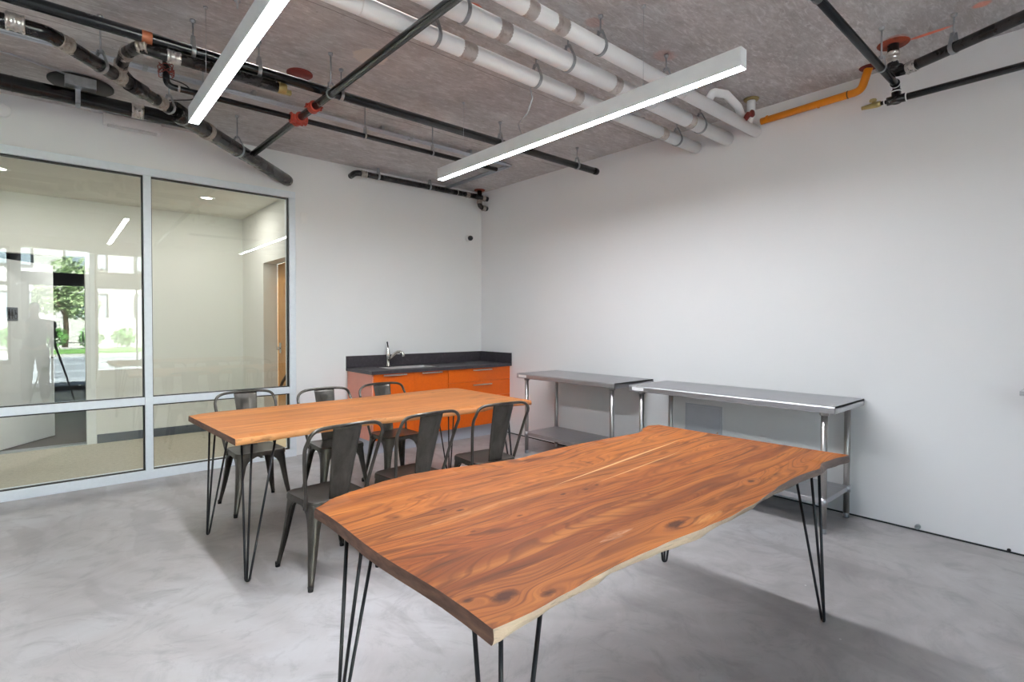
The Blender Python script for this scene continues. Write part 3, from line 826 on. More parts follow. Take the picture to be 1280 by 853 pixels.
# --- far table between the two rows of chairs
FX, FY = -2.72, -2.23
T2 = tag(empty('dining_table', (FX, FY, 0)), 'live-edge wooden table further back with six metal chairs around it', 'table', 'live-edge tables')
f_far = [(-3.835, -1.815), (-3.74, -1.765), (-3.642, -1.745), (-3.2, -1.742), (-2.804, -1.735), (-2.399, -1.705), (-2.1, -1.675), (-1.852, -1.655), (-1.657, -1.662), (-1.58, -1.70)]
f_near = [(-3.785, -2.776), (-3.6, -2.766), (-3.33, -2.735), (-2.968, -2.70), (-2.74, -2.735), (-2.349, -2.765), (-2.105, -2.755), (-1.95, -2.69), (-1.80, -2.70), (-1.6, -2.745)]
sh2 = lambda pts: (lambda x: interp(pts, x + FX) - FY)
xl2 = lambda s: (-3.783 - .05 * s) - FX
xr2 = lambda s: (-1.615 + .02 * s) - FX
K2 = lambda x, y, rx, ry, s: (x - FX, y - FY, rx, ry, s)
knots2 = [K2(-2.05, -2.0, .035, .012, .6), K2(-2.6, -2.66, .05, .02, .5), K2(-1.8, -2.64, .05, .02, .7), K2(-3.1, -2.3, .03, .01, .4)]
boards2 = [v - FY for v in (-2.66, -2.53, -2.39, -2.26, -2.13, -2.0, -1.86)]
streaks2 = [(-3.8 - FX, -1.9 - FX, -2.60 - FY, .01, .02, srgb(210, 152, 97), .6), (-3.7 - FX, -2.1 - FX, -2.33 - FY, .0, .012, srgb(139, 82, 48), .5), (-3.7 - FX, -3.2 - FX, -2.72 - FY, .06, .02, srgb(130, 65, 36), .6)]
W2M = m_wood('acacia_planks_lighter', knots2, boards2, streaks2, 11.0, 1.11)
EDGE2 = m_edge('live_edge_orange', srgb(206, 146, 92), srgb(176, 112, 72), -1, 1)
slab('tabletop', T2, sh2(f_far), sh2(f_near), lambda x: interp(f_far, x + FX) - FY + .008, lambda x: interp(f_near, x + FX) - FY - .006, xl2, xr2, ZT, TH, [W2M, EDGE2, END_G, END_G], seed=5)
for (x, y, sx, sy) in ((-3.715, -2.705, 1, 1), (-3.735, -1.815, 1, -1), (-1.70, -2.66, -1, 1), (-1.72, -1.74, -1, -1)):
    hairpin(T2, x - FX, y - FY, sx, sy, ZT - TH, .10, .16)

# ------------------------------------------------------------------ metal chairs
def rounded_rect(hw, hd, r, n=6):
    pts = []
    for cx, cy, a0 in ((hw - r, hd - r, 0), (-hw + r, hd - r, PI / 2), (-hw + r, -hd + r, PI), (hw - r, -hd + r, 1.5 * PI)):
        for k in range(n + 1):
            a = a0 + PI / 2 * k / n
            pts.append((cx + r * math.cos(a), cy + r * math.sin(a)))
    return pts
SEAT_Z = .448
def make_chair():
    root = empty('metal_chair')
    # seat: dished sheet with a rolled edge and a short skirt
    mb = MB(); bm = mb.bm
    prof = [(.0, -.006), (.55, -.006), (.80, -.004), (.93, -.0015), (.975, .0), (1.0, -.004), (1.012, -.012), (1.015, -.032), (1.005, -.032), (1.0, -.014), (.96, -.006), (.80, -.010), (.3, -.012)]
    base = rounded_rect(.178, .172, .055, 6)
    rings = []
    for s, dz in prof:
        rings.append([bm.verts.new((x * s * (1 + (.02 if y > 0 else -.03) * (abs(y) / .172)), y * s, SEAT_Z + dz)) for x, y in base] if s > 0 else [bm.verts.new((0, 0, SEAT_Z + dz))])
    n = len(base)
    for i in range(len(rings) - 1):
        a, b = rings[i], rings[i + 1]
        for k in range(n):
            if len(a) == 1: f = bm.faces.new((a[0], b[k], b[(k + 1) % n]))
            else: f = bm.faces.new((a[k], a[(k + 1) % n], b[(k + 1) % n], b[k]))
            f.smooth = True
    bm.faces.new(rings[-1])
    mb.build('seat', CHAIR, root, smooth=40)
    # legs: folded sheet, wide and arched under the seat, tapering to a narrow foot
    def leg(sx, sy):
        mb = MB(); bm = mb.bm
        top = Vector((.172 * sx, .166 * sy, .434)); foot = Vector((.212 * sx, (.222 if sy < 0 else .218) * sy, .012))
        hs = [(0, .166, .166), (.03, .150, .150), (.055, .118, .118), (.085, .092, .092), (.13, .070, .070), (.2, .056, .056), (.35, .046, .046), (.6, .036, .036), (.8, .028, .028), (.92, .022, .022), (1.0, .020, .020)]
        ringl = []
        for t, wx, wy in hs:
            c = top.lerp(foot, t); c.z = top.z + (foot.z - top.z) * t
            bow = math.sin(t * PI) * -.006
            c.x += bow * sx; c.y += bow * sy
            rr = max(.012, .030 * (1 - t) + .008)
            inn = .014 if t > .06 else .004
            # section from the x-side edge round the corner to the y-side edge (local, outward corner at c)
            sec = []
            sec.append((-wx, -inn)); sec.append((-wx, 0)); sec.append((-wx * .80 - 0, .0015))
            sec.append((-rr - .002, 0)) if wx > rr + .01 else sec.append((-wx * .6, 0))
            for k in range(5):
                a = PI / 2 - k * PI / 8
                q = min(rr, wx * .6)
                sec.append((-q + q * math.cos(a), -q + q * math.sin(a)))
            sec.append((0, -rr - .002)) if wy > rr + .01 else sec.append((0, -wy * .6))
            sec.append((.0015, -wy * .80)); sec.append((0, -wy)); sec.append((-inn, -wy))
            ringl.append([bm.verts.new((c.x + u * sx, c.y + v * sy, c.z)) for u, v in sec])
        for a, b in zip(ringl, ringl[1:]):
            for k in range(len(a) - 1):
                f = bm.faces.new((a[k], a[k + 1], b[k + 1], b[k])); f.smooth = True
        o = mb.build('leg', CHAIR, root, smooth=55)
        sm = o.modifiers.new('thick', 'SOLIDIFY'); sm.thickness = .0035; sm.offset = 0
        cp = MB(); cp.tube([(foot.x - .009 * sx, foot.y - .009 * sy, .0), (foot.x - .0095 * sx, foot.y - .0095 * sy, .028)], .0145, 12, radii=[.0135, .0150])
        cp.build('foot_cap', RUBBER, o)
    for sx in (1, -1):
        for sy in (1, -1): leg(sx, sy)
    # cross brace under the seat
    br = MB(); br.box((-.165, -.012, .405), (.165, .012, .411), .002); br.box((-.012, -.160, .398), (.012, .160, .404), .002); br.build('brace', CHAIR, root)
    # bent-tube back frame
    ys = -.118
    prof = [(.180, ys + .02, .405), (.184, ys - .004, .46), (.206, ys - .04, .60), (.226, ys - .082, .74)]
    top_z = .868; yt = ys - .128
    right = [Vector(p) for p in prof] + [Vector((.224, yt + .012, .800)), Vector((.208, yt + .004, .838)), Vector((.170, yt, .860)), Vector((.10, yt - .010, top_z)), Vector((0, yt - .018, top_z + .002))]
    left = [Vector((-p.x, p.y, p.z)) for p in right[:-1]][::-1]
    path = right + left
    # smooth the path
    sp = []
    for i in range(len(path) - 1):
        p0 = path[max(0, i - 1)]; p1 = path[i]; p2 = path[i + 1]; p3 = path[min(len(path) - 1, i + 2)]
        for k in range(4):
            t = k / 4
            sp.append(.5 * ((2 * p1) + (p2 - p0) * t + (2 * p0 - 5 * p1 + 4 * p2 - p3) * t * t + (3 * p1 - 3 * p2 + p3 - p0) * t ** 3))
    sp.append(path[-1])
    mb = MB(); mb.tube(sp, .0105, 12)
    for s in (1, -1):   # flattened lugs bolted to the side of the seat
        mb.box((s * .180 - .006, ys - .008, .400), (s * .180 + .006, ys + .034, .436), .004)
    mb.build('back_frame', CHAIR, root)
    # splat: tapered sheet with an embossed panel
    mb = MB(); bm = mb.bm
    NU, NW = 16, 22
    yb = -.150
    rows = []
    for j in range(NW + 1):
        t = j / NW
        z = .432 + (.862 - .432) * t
        y = yb + (yt - .012 - yb) * (t ** 1.15) - .010 * math.sin(t * PI) * 0
        hw = .058 + .029 * t
        row = []
        for i in range(NU + 1):
            u = i / NU * 2 - 1
            e = 0
            if .66 < t < .86 and abs(u) < .46: e = -.004
            if abs(u) > .93: e += .004
            row.append(bm.verts.new((u * hw, y + e + .010 * (u * u), z)))
        rows.append(row)
    for a, b in zip(rows, rows[1:]):
        for k in range(NU):
            f = bm.faces.new((a[k], a[k + 1], b[k + 1], b[k])); f.smooth = True
    o = mb.build('backrest', CHAIR, root, smooth=35)
    sm = o.modifiers.new('thick', 'SOLIDIFY'); sm.thickness = .003; sm.offset = 0
    return root
def copy_tree(o, parent=None):
    c = o.copy(); COL.objects.link(c)
    if parent: c.parent = parent
    for ch in list(o.children): copy_tree(ch, c)
    return c
chair0 = make_chair()
CH = [(-3.300, -2.800, 5, 'gunmetal chair facing away, nearest the camera beside the left end of the far table'),
      (-2.735, -2.770, 4, 'gunmetal chair facing away, middle of the near side of the far table'),
      (-2.095, -2.755, -5, 'gunmetal chair facing away, closest to the steel benches on the near side'),
      (-3.310, -1.385, 182, 'gunmetal chair facing the camera in front of the glass partition'),
      (-2.750, -1.600, 180, 'gunmetal chair facing the camera, in front of the white wall left of the orange cabinets'),
      (-2.190, -1.570, 181, 'gunmetal chair facing the camera, in front of the orange cabinets')]
for i, (x, y, a, lab) in enumerate(CH):
    c = chair0 if i == 0 else copy_tree(chair0)
    c.location = (x, y, 0); c.rotation_euler = (0, 0, math.radians(a))
    tag(c, lab, 'chair', 'metal chairs around the far table')

# ------------------------------------------------------------------ kitchenette
def bar_handle(mb, x0, x1, z, y):
    mb.box((x0, y - .034, z - .007), (x1, y - .022, z + .007), .002)
    for x in (x0 + .02, x1 - .02): mb.box((x - .006, y - .024, z - .006), (x + .006, y, z + .006))
cx0, cxm, cx1 = -1.93, -.97, -.004
YC = -.60
cab = tag(empty('sink_cabinet', ((cx0 + cxm) / 2, -.3, 0)), 'orange base cabinet with two doors under the sink', 'cabinet', 'orange base cabinets')
ox = -(cx0 + cxm) / 2; oy = .3
L = lambda lo, hi: ((lo[0] + ox, lo[1] + oy, lo[2]), (hi[0] + ox, hi[1] + oy, hi[2]))
mb = MB()
for lo, hi in (((cx0, YC, .165), (cx0 + .018, -.005, .885)), ((cxm - .018, YC, .165), (cxm, -.005, .885)), ((cx0 + .018, YC, .165), (cxm - .018, -.005, .183)), ((cx0 + .018, -.02, .183), (cxm - .018, -.005, .885)), ((cx0 + .018, YC, .80), (cxm - .018, YC + .018, .885))): mb.box(*L(lo, hi))
mb.build('body', ORANGE, cab)
MB().box(*L((cx0 - .018, YC - .02, .165), (cx0, -.005, .885)), .001).build('end_panel', simple('orange_panel_with_sheen', srgb(226, 150, 128), .4, 0, .03), cab)['label'] = 'orange end panel with a pale sheen painted into its colour'  # pale reflection on the orange side is put into the panel colour
mb = MB().box(*L((cx0 + .01, YC + .09, 0), (cxm, -.01, .165))); mb.build('toe_kick', GREYP, cab)
for (a, b, ha, hb) in ((cx0 + .002, -1.4315, -1.82, -1.54), (-1.4285, cxm - .002, -1.34, -1.07)):
    d = MB().box(*L((a, YC - .020, .168), (b, YC - .001, .882)), .0015).build('door', ORANGE, cab)
    h = MB(); bar_handle(h, ha + ox, hb + ox, .868, YC - .020 + oy); h.build('handle', m_brushed('brushed_handle', (.75, .70, .66), .25, (2, 60, 60)) if 'HND' not in globals() else HND, d)
    HND = h_mat = bpy.data.materials['brushed_handle']
dr = tag(empty('drawer_cabinet', ((cxm + cx1) / 2, -.3, 0)), 'orange base cabinet with wide drawers next to the right wall', 'cabinet', 'orange base cabinets')
ox = -(cxm + cx1) / 2
MB().box(*L((cxm + .001, YC, .165), (cx1, -.005, .885)), .002).build('body', ORANGE, dr)
MB().box(*L((cxm + .001, YC + .09, 0), (cx1, -.01, .165))).build('toe_kick', GREYP, dr)
for (za, zb) in ((.720, .882), (.527, .717), (.168, .524)):
    d = MB().box(*L((cxm + .003, YC - .020, za), (cx1, YC - .001, zb)), .0015).build('drawer', ORANGE, dr)
    h = MB(); bar_handle(h, -.615 + ox, -.325 + ox, zb - .022 if za > .7 else zb - .04, YC - .020 + oy); h.build('handle', HND, d)
# worktop with sink cut-out
SX0, SX1, SY0, SY1 = -1.66, -1.0, -.50, -.13
wt = tag(empty('worktop', (-.98, -.3, .886)), 'dark grey stone worktop with low backsplash on the orange cabinets', 'worktop')
ox, oy, oz = .98, .3, -.886
W = lambda mb, lo, hi, b=.002: mb.box((lo[0] + ox, lo[1] + oy, lo[2] + oz), (hi[0] + ox, hi[1] + oy, hi[2] + oz), b)
mb = MB(); zt0, zt1 = .886, .922
W(mb, (-1.965, -.655, zt0), (SX0, -.001, zt1), 0); W(mb, (SX1, -.655, zt0), (-.001, -.001, zt1), 0); W(mb, (SX0, -.655, zt0), (SX1, SY0, zt1), 0); W(mb, (SX0, SY1, zt0), (SX1, -.001, zt1), 0)
mb.build('slab', TOPM, wt)
mb = MB(); W(mb, (-1.965, -.022, zt1), (-.022, -.001, 1.055)); mb.build('backsplash', TOPM, wt)
mb = MB(); W(mb, (-.022, -.655, zt1), (-.001, -.001, 1.055)); mb.build('side_splash', TOPM, wt)
sk = tag(empty('sink', (-1.33, -.315, .74)), 'undermounted stainless sink in the dark worktop', 'sink')
mb = MB(); bm = mb.bm
o_ = rounded_rect((SX1 - SX0) / 2 - .0015, (SY1 - SY0) / 2 - .0015, .03, 4); i_ = rounded_rect((SX1 - SX0) / 2 - .012, (SY1 - SY0) / 2 - .012, .05, 4)
rings = [[bm.verts.new((x, y, .176)) for x, y in o_], [bm.verts.new((x, y, .176)) for x, y in i_], [bm.verts.new((x * .97, y * .97, .02)) for x, y in i_], [bm.verts.new((x * .90, y * .88, .004)) for x, y in i_], [bm.verts.new((x * .1, y * .16, .0)) for x, y in i_]]
for a, b in zip(rings, rings[1:]):
    for k in range(len(a)): bm.faces.new((a[k], a[(k + 1) % len(a)], b[(k + 1) % len(a)], b[k])).smooth = True
mb.build('basin', simple('satin_sink_steel', (.74, .73, .71), .42, .85, .05, 20), sk, smooth=40)
MB().lathe((0, 0, .001), [(.045, 0), (.045, .004), (.03, .004), (.028, -.001), (0, -.001)], 20).build('drain', CHROME, sk)
fa = tag(empty('faucet', (-1.475, -.085, .922)), 'chrome single-lever faucet behind the sink', 'faucet')
MB().lathe((0, 0, 0), [(.030, 0), (.030, .006), (.022, .014), (.019, .05), (.022, .10), (.027, .14), (.024, .185), (.014, .215), (.010, .23)], 20).build('body', CHROME, fa)
mb = MB(); sp = fillet([(.0, -.01, .07), (.045, -.045, .13), (.085, -.085, .178), (.125, -.125, .16), (.135, -.135, .118)], .05, 5); mb.tube(sp, .015, 12, radii=[.015 + .005 * math.sin(min(1, i / (len(sp) - 1)) * PI / 2) for i in range(len(sp))]); mb.build('spout', CHROME, fa)
mb = MB(); mb.tube([(0, 0, .225), (-.002, .004, .262), (-.006, .008, .292)], .009, 10, radii=[.009, .0075, .010]); mb.build('lever', BLKPLAST, fa)

# ------------------------------------------------------------------ steel work benches
def bench(y0, y1, lab, sticker_rows):
    """y0 far end, y1 near end"""
    cy = (y0 + y1) / 2; hl = (y0 - y1) / 2
    D0, D1 = -.625, -.006
    b = tag(empty('steel_bench', ((D0 + D1) / 2, cy, 0)), lab, 'workbench', 'steel benches along the white wall')
    hx = (D1 - D0) / 2
    mb = MB()
    zt = .885
    prof = [(-hx + .012, zt - .052), (-hx + .003, zt - .050), (-hx, zt - .044), (-hx, zt - .012), (-hx + .004, zt - .003), (-hx + .014, zt), (hx - .003, zt), (hx, zt - .003), (hx, zt - .045), (hx - .008, zt - .045), (hx - .008, zt - .016), (-hx + .014, zt - .016), (-hx + .012, zt - .020)]
    M = Matrix(((1, 0, 0, 0), (0, 0, 1, 0), (0, 1, 0, 0), (0, 0, 0, 1)))
    mb.prism(prof, -hl, hl, 0, M)
    for s in (1, -1): mb.box((-hx + .002, s * hl - (.002 if s > 0 else 0), zt - .05), (hx - .002, s * hl + (0 if s > 0 else .002), zt - .002))
    mb.box((-hx + .1, -hl + .05, zt - .05), (hx - .1, hl - .05, zt - .018))
    top = mb.build('worktop', STEEL, b)
    lx, ly = hx - .075, hl - .085
    for sx in (-1, 1):
        for sy in (1, -1):
            mb = MB(); mb.tube([(sx * lx, sy * ly, .035), (sx * lx, sy * ly, zt - .03)], .0205, 16)
            lg = mb.build('leg', STEELV, b)
            MB().lathe((sx * lx, sy * ly, 0), [(.019, 0), (.021, .006), (.019, .03), (.017, .05)], 16).build('foot', GALV, lg)
            mb = MB(); mb.lathe((sx * lx, sy * ly, zt - .075), [(.030, 0), (.030, .06)], 16); mb.build('leg_socket', STEELV, lg)
    mb = MB(); zs = .235
    mb.box((-lx - .012, -ly - .012, zs - .006), (lx + .012, ly + .012, zs), .002)
    for s in (1, -1):
        mb.box((s * (lx + .012) - (.018 if s > 0 else 0), -ly + .02, zs - .036), (s * (lx + .012) + (0 if s > 0 else .018), ly - .02, zs - .002), .002)
        mb.box((-lx + .02, s * (ly + .012) - (.018 if s > 0 else 0), zs - .036), (lx - .02, s * (ly + .012) + (0 if s > 0 else .018), zs - .002), .002)
    for sx in (-1, 1):
        for sy in (1, -1): mb.lathe((sx * lx, sy * ly, zs - .042), [(.026, 0), (.026, .05)], 16)
    mb.build('undershelf', STEEL, b)
    if sticker_rows:
        mb = MB(); mb.box((-hx - .0012, hl - .155, zt - .040), (-hx, hl - .035, zt - .014)); st = mb.build('sticker', WPLAST, top)
        mb = MB()
        for q in range(5): mb.box((-hx - .0018, hl - .14 + q * .018, zt - .029), (-hx - .0011, hl - .128 + q * .018, zt - .025))
        mb.build('sticker_print', GREYPL, st)
    return b
bench(-1.455, -2.805, 'shorter stainless steel bench, beside the orange cabinets', True)
bench(-2.965, -4.610, 'longer stainless steel bench in front of the grey access panel', True)
# steel wall shelf whose corner just enters the picture at the right
sh_ = tag(empty('wall_shelf', (-.15, -6.2, 1.0)), 'steel wall shelf whose corner shows at the right picture edge', 'shelf')
mb = MB(); mb.box((-.15, -.72, .018), (.149, .742, .045), .003); mb.build('shelf_board', STEEL, sh_)
mb = MB()
for y in (-.55, .5): mb.box((-.1, y, -.12), (.149, y + .03, .018), .002)
mb.build('bracket', STEELV, sh_)

# small things on the walls
ap = tag(empty('access_panel', (0, -3.34, .2)), 'grey metal access panel in the wall under the longer bench', 'panel')
mb = MB()
for lo, hi in (((-.006, -.182, .0), (0, -.165, .49)), ((-.006, .165, .0), (0, .182, .49)), ((-.006, -.165, .0), (0, .165, .017)), ((-.006, -.165, .473), (0, .165, .49))): mb.box(lo, hi, .001)
mb.build('frame', GREYPL, ap)
MB().box((-.005, -.163, .019), (-.0005, .163, .471), .001).build('panel_door', GREYPL, ap)
MB().lathe((-.005, -.14, .25), [(.009, 0), (.009, -.002), (0, -.002)], 12, axis='X').build('latch', CHROME, ap)
ms = tag(empty('motion_sensor', (-.225, 0, 2.60)), 'small round motion sensor high on the back wall near the corner', 'sensor')
MB().lathe((0, 0, 0), [(.048, -.0005), (.048, -.012), (.040, -.018), (0, -.018)], 24, axis='Y').build('base', WPLAST, ms)
MB().lathe((.016, -.018, 0), [(.034, 0), (.034, -.02), (.028, -.036), (.014, -.046), (0, -.048)], 20, axis='Y').build('lens', BLKPLAST, ms)
bp = tag(MB().box((-2.475, -.006, 2.515), (-2.395, 0, 2.635), .003).build('blank_plate', WPLAST), 'painted blank plate beside the top corner of the glass partition', 'wall plate')
ps = tag(empty('pipe_stub', (0, -4.94, .033)), 'small grey pipe stub near the floor at the foot of the white wall', 'pipe stub')
MB().lathe((0, 0, 0), [(.016, -.0005), (.016, -.03), (.011, -.03), (.011, -.01), (0, -.01)], 14, axis='X').build('sleeve', GALV, ps)
tag(MB().lathe((0, -5.40, .018), [(.010, -.0005), (.010, -.012), (0, -.014)], 12, axis='X').build('wall_plug', IRON), 'tiny dark plug low on the white wall at the right', 'plug')
em = tag(empty('emergency_light', (-3.95, 0, 3.195)), 'flat white box on the wall under the thick black pipe', 'emergency light')
mb = MB(); mb.box((-.21, -.085, -.045), (.21, 0, .045), .012, seg=3); mb.build('housing', WPLAST, em)
MB().box((-.18, -.087, -.058), (.18, -.02, -.044), .006).build('diffuser', simple('milky_lens', (.7, .7, .68), .4), em)
tag(MB().lathe((-4.79, 0, 3.11), [(.055, -.0005), (.055, -.010), (.045, -.014), (0, -.014)], 24, axis='Y').build('cover_plate', WPLAST), 'round white cover plate on the wall at the left picture edge', 'cover plate')
tag(MB().lathe((-4.32, -.62, CEIL - .02), [(0, 0), (.19, .0), (.20, .008), (.20, .0195)], 32).build('duct_cover', simple('dark_duct', (.025, .024, .024), .6)), 'round dark cover on the ceiling behind the clamped pipes', 'duct cover')
tag(MB().lathe((-3.13, -1.89, CEIL - .012), [(0, 0), (.085, .0), (.09, .006), (.09, .0115)], 24).build('sleeve_cap', REDD), 'dark red round cap on the ceiling above the long black pipe', 'sleeve cap')

# ------------------------------------------------------------------ linear LED lights
def linear_light(x0, x1, y0, y1, z0, z1, lab, wires):
    cx, cy = (x0 + x1) / 2, (y0 + y1) / 2
    t = tag(empty('linear_light', (cx, cy, z0)), lab, 'ceiling light', 'linear pendant lights')
    hx, hy, h = (x1 - x0) / 2, (y1 - y0) / 2, z1 - z0
    mb = MB()
    M = Matrix(((1, 0, 0, 0), (0, 0, 1, 0), (0, 1, 0, 0), (0, 0, 0, 1)))
    mb.prism([(-hx, 0), (-hx + .003, 0), (-hx + .003, .012), (hx - .003, .012), (hx - .003, 0), (hx, 0), (hx, h), (-hx, h)], -hy, hy, 0, M)
    for s in (1, -1): mb.box((-hx, s * hy - (0 if s > 0 else .003), 0), (hx, s * hy + (.003 if s > 0 else 0), h), .0008)
    mb.build('housing', LIGHTB, t)
    MB().box((-hx + .0035, -hy, .001), (hx - .0035, hy, .010)).build('diffuser', LED, t)
    for y in wires:
        mb = MB(); mb.cyl((0, y - cy, h), (0, y - cy, CEIL - z0 - .01), .0012, 6)
        mb.lathe((0, y - cy, CEIL - z0 - .012), [(.012, 0), (.012, .0115)], 12); mb.lathe((0, y - cy, h), [(.006, 0), (.006, .02), (.002, .026)], 10)
        mb.build('suspension_wire', RODM, t)
linear_light(-1.970, -1.912, -4.600, -1.925, 2.682, 2.778, 'long white linear light hanging below the white pipes', (-2.27, -4.02))
linear_light(-3.850, -3.792, -4.665, -1.990, 2.682, 2.778, 'long white linear light running out of the top left of the picture', (-2.35, -4.3))

# ------------------------------------------------------------------ pipes
def pipe(name, lab, cat, pts, r, m, R=.06, group=None, seg=18):
    o = MB().tube(fillet(pts, R, 6), r, seg).build(name, m)
    return tag(o, lab, cat, group)
def sleeve(parent, p, d, r, w, m, name='coupling'):
    d = Vector(d).normalized(); p = Vector(p)
    MB().tube([p - d * w / 2, p - d * w * .42, p + d * w * .42, p + d * w / 2], r, 18, radii=[r * .97, r, r, r * .97]).build(name, m, parent)
def banded(parent, p, d, r, w, body, name='band_coupling'):
    d = Vector(d).normalized(); p = Vector(p)
    pts = []; rad = []
    for k, (s, q) in enumerate(((-.5, .96), (-.46, 1.03), (-.34, 1.03), (-.30, .97), (-.08, .97), (-.04, 1.03), (.04, 1.03), (.08, .97), (.30, .97), (.34, 1.03), (.46, 1.03), (.5, .96))):
        pts.append(p + d * w * s); rad.append(r * q)
    mb = MB(); mb.tube(pts, r, 18, radii=rad)
    side = d.cross(Vector((0, 0, 1))); side = side.normalized() if side.length > .01 else Vector((1, 0, 0))
    for s in (-.4, .4):
        q = p + d * w * s - Vector((0, 0, 1)) * (r * 1.05) + side * r * .3
        mb.cyl(q - side * .012, q + side * .012, .005, 8)
    mb.build(name, body, parent)
def hanger(parent, p, d, r, rod=True, w=.022, m=None, zc=CEIL):
    m = m or GALV
    d = Vector(d).normalized(); p = Vector(p)
    side = d.cross(Vector((0, 0, 1))).normalized()
    mb = MB(); n = 22
    R = r + .003
    apex = r + .055
    # clevis strap: round below, drawn together above the pipe
    loop = []
    for k in range(n + 1):
        a = -PI * .18 + (PI * 1.36) * k / n
        loop.append(side * (R * math.cos(a)) + Vector((0, 0, -R * math.sin(a))))
    loop = [Vector((0, 0, apex)) + side * .010] + loop + [Vector((0, 0, apex)) - side * .010]
    for a, b in zip(loop, loop[1:]):
        t = (b - a).normalized(); nn = d.cross(t).normalized() * .0022
        q = [p + a - d * w / 2, p + a + d * w / 2, p + b + d * w / 2, p + b - d * w / 2]
        vs = [mb.bm.verts.new(v + nn) for v in q] + [mb.bm.verts.new(v - nn) for v in q]
        for idx in ((0, 1, 2, 3), (7, 6, 5, 4), (0, 4, 5, 1), (1, 5, 6, 2), (2, 6, 7, 3), (3, 7, 4, 0)): mb.bm.faces.new([vs[i] for i in idx])
    mb.cyl(p + Vector((0, 0, apex - .012)) - side * .02, p + Vector((0, 0, apex - .012)) + side * .02, .005, 8)
    if rod and zc - p.z - apex > .01:
        mb.cyl(p + Vector((0, 0, apex - .02)), (p.x, p.y, zc - .008), .005, 8)
        mb.lathe((p.x, p.y, zc - .02), [(.010, 0), (.016, .01), (.016, .0195)], 12)
    mb.build('hanger', m, parent)

X1 = (1, 0, 0); Y1 = (0, 1, 0)
# white insulated pipes that end in the right wall
WP = [(-3.245, 3.06, .050, 'first', (-2.84, -2.05, -.33), (-2.62, -1.66, -.56)), (-3.545, 3.06, .055, 'second', (-2.86, -2.06, -.47), (-2.60, -1.60, -.64)), (-3.795, 3.06, .045, 'third', (-2.05, -1.36), (-2.62, -2.40))]
labs = ['white insulated pipe nearest the glass partition, with foil tape', 'thickest white insulated pipe, the middle one of three', 'white insulated pipe with a branch and red valve near the wall']
WO = []
for (y, z, r, n_, hs_, ts_), lab in zip(WP, labs):
    o = MB().tube([(-5.6, y, z), (-.0, y, z)], r, 24).build('insulated_pipe', WHITEP); tag(o, lab, 'pipe', 'white insulated pipes'); WO.append(o)
    for x in hs_: hanger(o, (x, y, z), X1, r, m=GALV)
    for x in ts_: sleeve(o, (x, y, z), X1, r + .0015, .075 + .03 * random.random(), FOIL, 'foil_tape')
    for x in (-3.3, -1.15): sleeve(o, (x, y, z), X1, r + .001, .01, WPLAST, 'jacket_seam')
br = MB(); br.tube(fillet([(-.80, -3.80, 3.10), (-.80, -3.83, 3.15), (-.66, -3.86, 3.165), (-.40, -3.83, 3.15), (-.22, -3.79, 3.09)], .06, 6), .030, 16); b = br.build('branch_pipe', WHITEP, WO[2])
mb = MB(); mb.tube([(-.30, -3.87, 3.11), (-.26, -3.80, 3.07)], .022, 14); mb.lathe((-.31, -3.90, 3.10), [(.0, -.012), (.024, -.012), (.030, 0), (.024, .012), (0, .012)], 14, axis='Y'); mb.build('red_valve', REDD, WO[2])
mb = MB(); mb.tube(fillet([(-.24, -3.86, CEIL), (-.24, -3.86, 3.13), (-.16, -3.80, 3.08)], .04, 5), .032, 16); st = mb.build('riser', WHITEP, WO[2])
MB().lathe((-.24, -3.86, CEIL - .016), [(.032, 0), (.055, .004), (.06, .0155)], 20).build('escutcheon', BRASS, st)
cl = MB(); cl.tube([(-2.06, -3.20, 3.02), (-2.03, -3.19, 2.96), (-2.05, -3.16, 2.86), (-2.08, -3.10, 2.80), (-1.96, -3.0, 2.782)], .006, 8); tag(cl.build('flexible_cable', GALV), 'thin grey flexible cable dropping to the linear light', 'cable')

# long black pipe A along the room, and shorter branch B under it
A = pipe('black_pipe', 'long straight black pipe crossing the ceiling to an open end near the right wall', 'pipe', [(-6.6, -2.15, 3.06), (-.10, -2.15, 3.06)], .033, BLKPIPE)
for x in (-4.9, -3.85, -3.48, -2.93, -1.45, -.42): hanger(A, (x, -2.15, 3.06), X1, .033)
sleeve(A, (-.13, -2.15, 3.06), X1, .036, .04, IRON, 'end_cap')
sleeve(A, (-4.08, -2.15, 3.06), X1, .0345, .05, simple('copper_label', srgb(170, 100, 66), .5), 'pipe_label')
# diagonal drain with clamps, branch B
d45 = Vector((1.12, 1.13, 0)).normalized()
def onD(t): return Vector((-4.36, -1.935, 2.95)) + (Vector((-2.60, .0, 2.95)) - Vector((-4.36, -1.935, 2.95))) * t
Dd = (onD(1) - onD(0)).normalized()
elb = Vector((-4.50, -2.085, 2.955))
D = MB(); D.tube(fillet([(-6.6, -2.10, 2.97), elb, onD(.0), onD(.30)], .10, 7), .039, 18); D = tag(D.build('drain_pipe', IRON), 'banded black drain pipe running diagonally from the left edge into the back wall', 'pipe')
MB().tube([onD(.30), onD(.325), onD(.34), onD(.43), onD(.435), onD(.98), onD(.999)], .062, 22, radii=[.068, .068, .063, .063, .060, .060, .056]).build('wide_section', IRON, D)
banded(D, (-4.63, -2.098, 2.959), X1, .044, .075, BAND); banded(D, (-4.44, -2.02, 2.953), (1, .8, 0), .044, .07, COPPERB)
banded(D, onD(.10), Dd, .044, .07, COPPERB); banded(D, onD(.245), Dd, .044, .07, COPPERB); banded(D, onD(.45), Dd, .065, .05, COPPERB)
MB().tube([onD(.135), onD(.185)], .047, 18).build('tee', IRON, D)
hanger(D, onD(.05), Dd, .039); hanger(D, onD(.28), Dd, .039); hanger(D, onD(.62), Dd, .060); sleeve(D, onD(.335), Dd, .070, .012, GALV, 'ring')
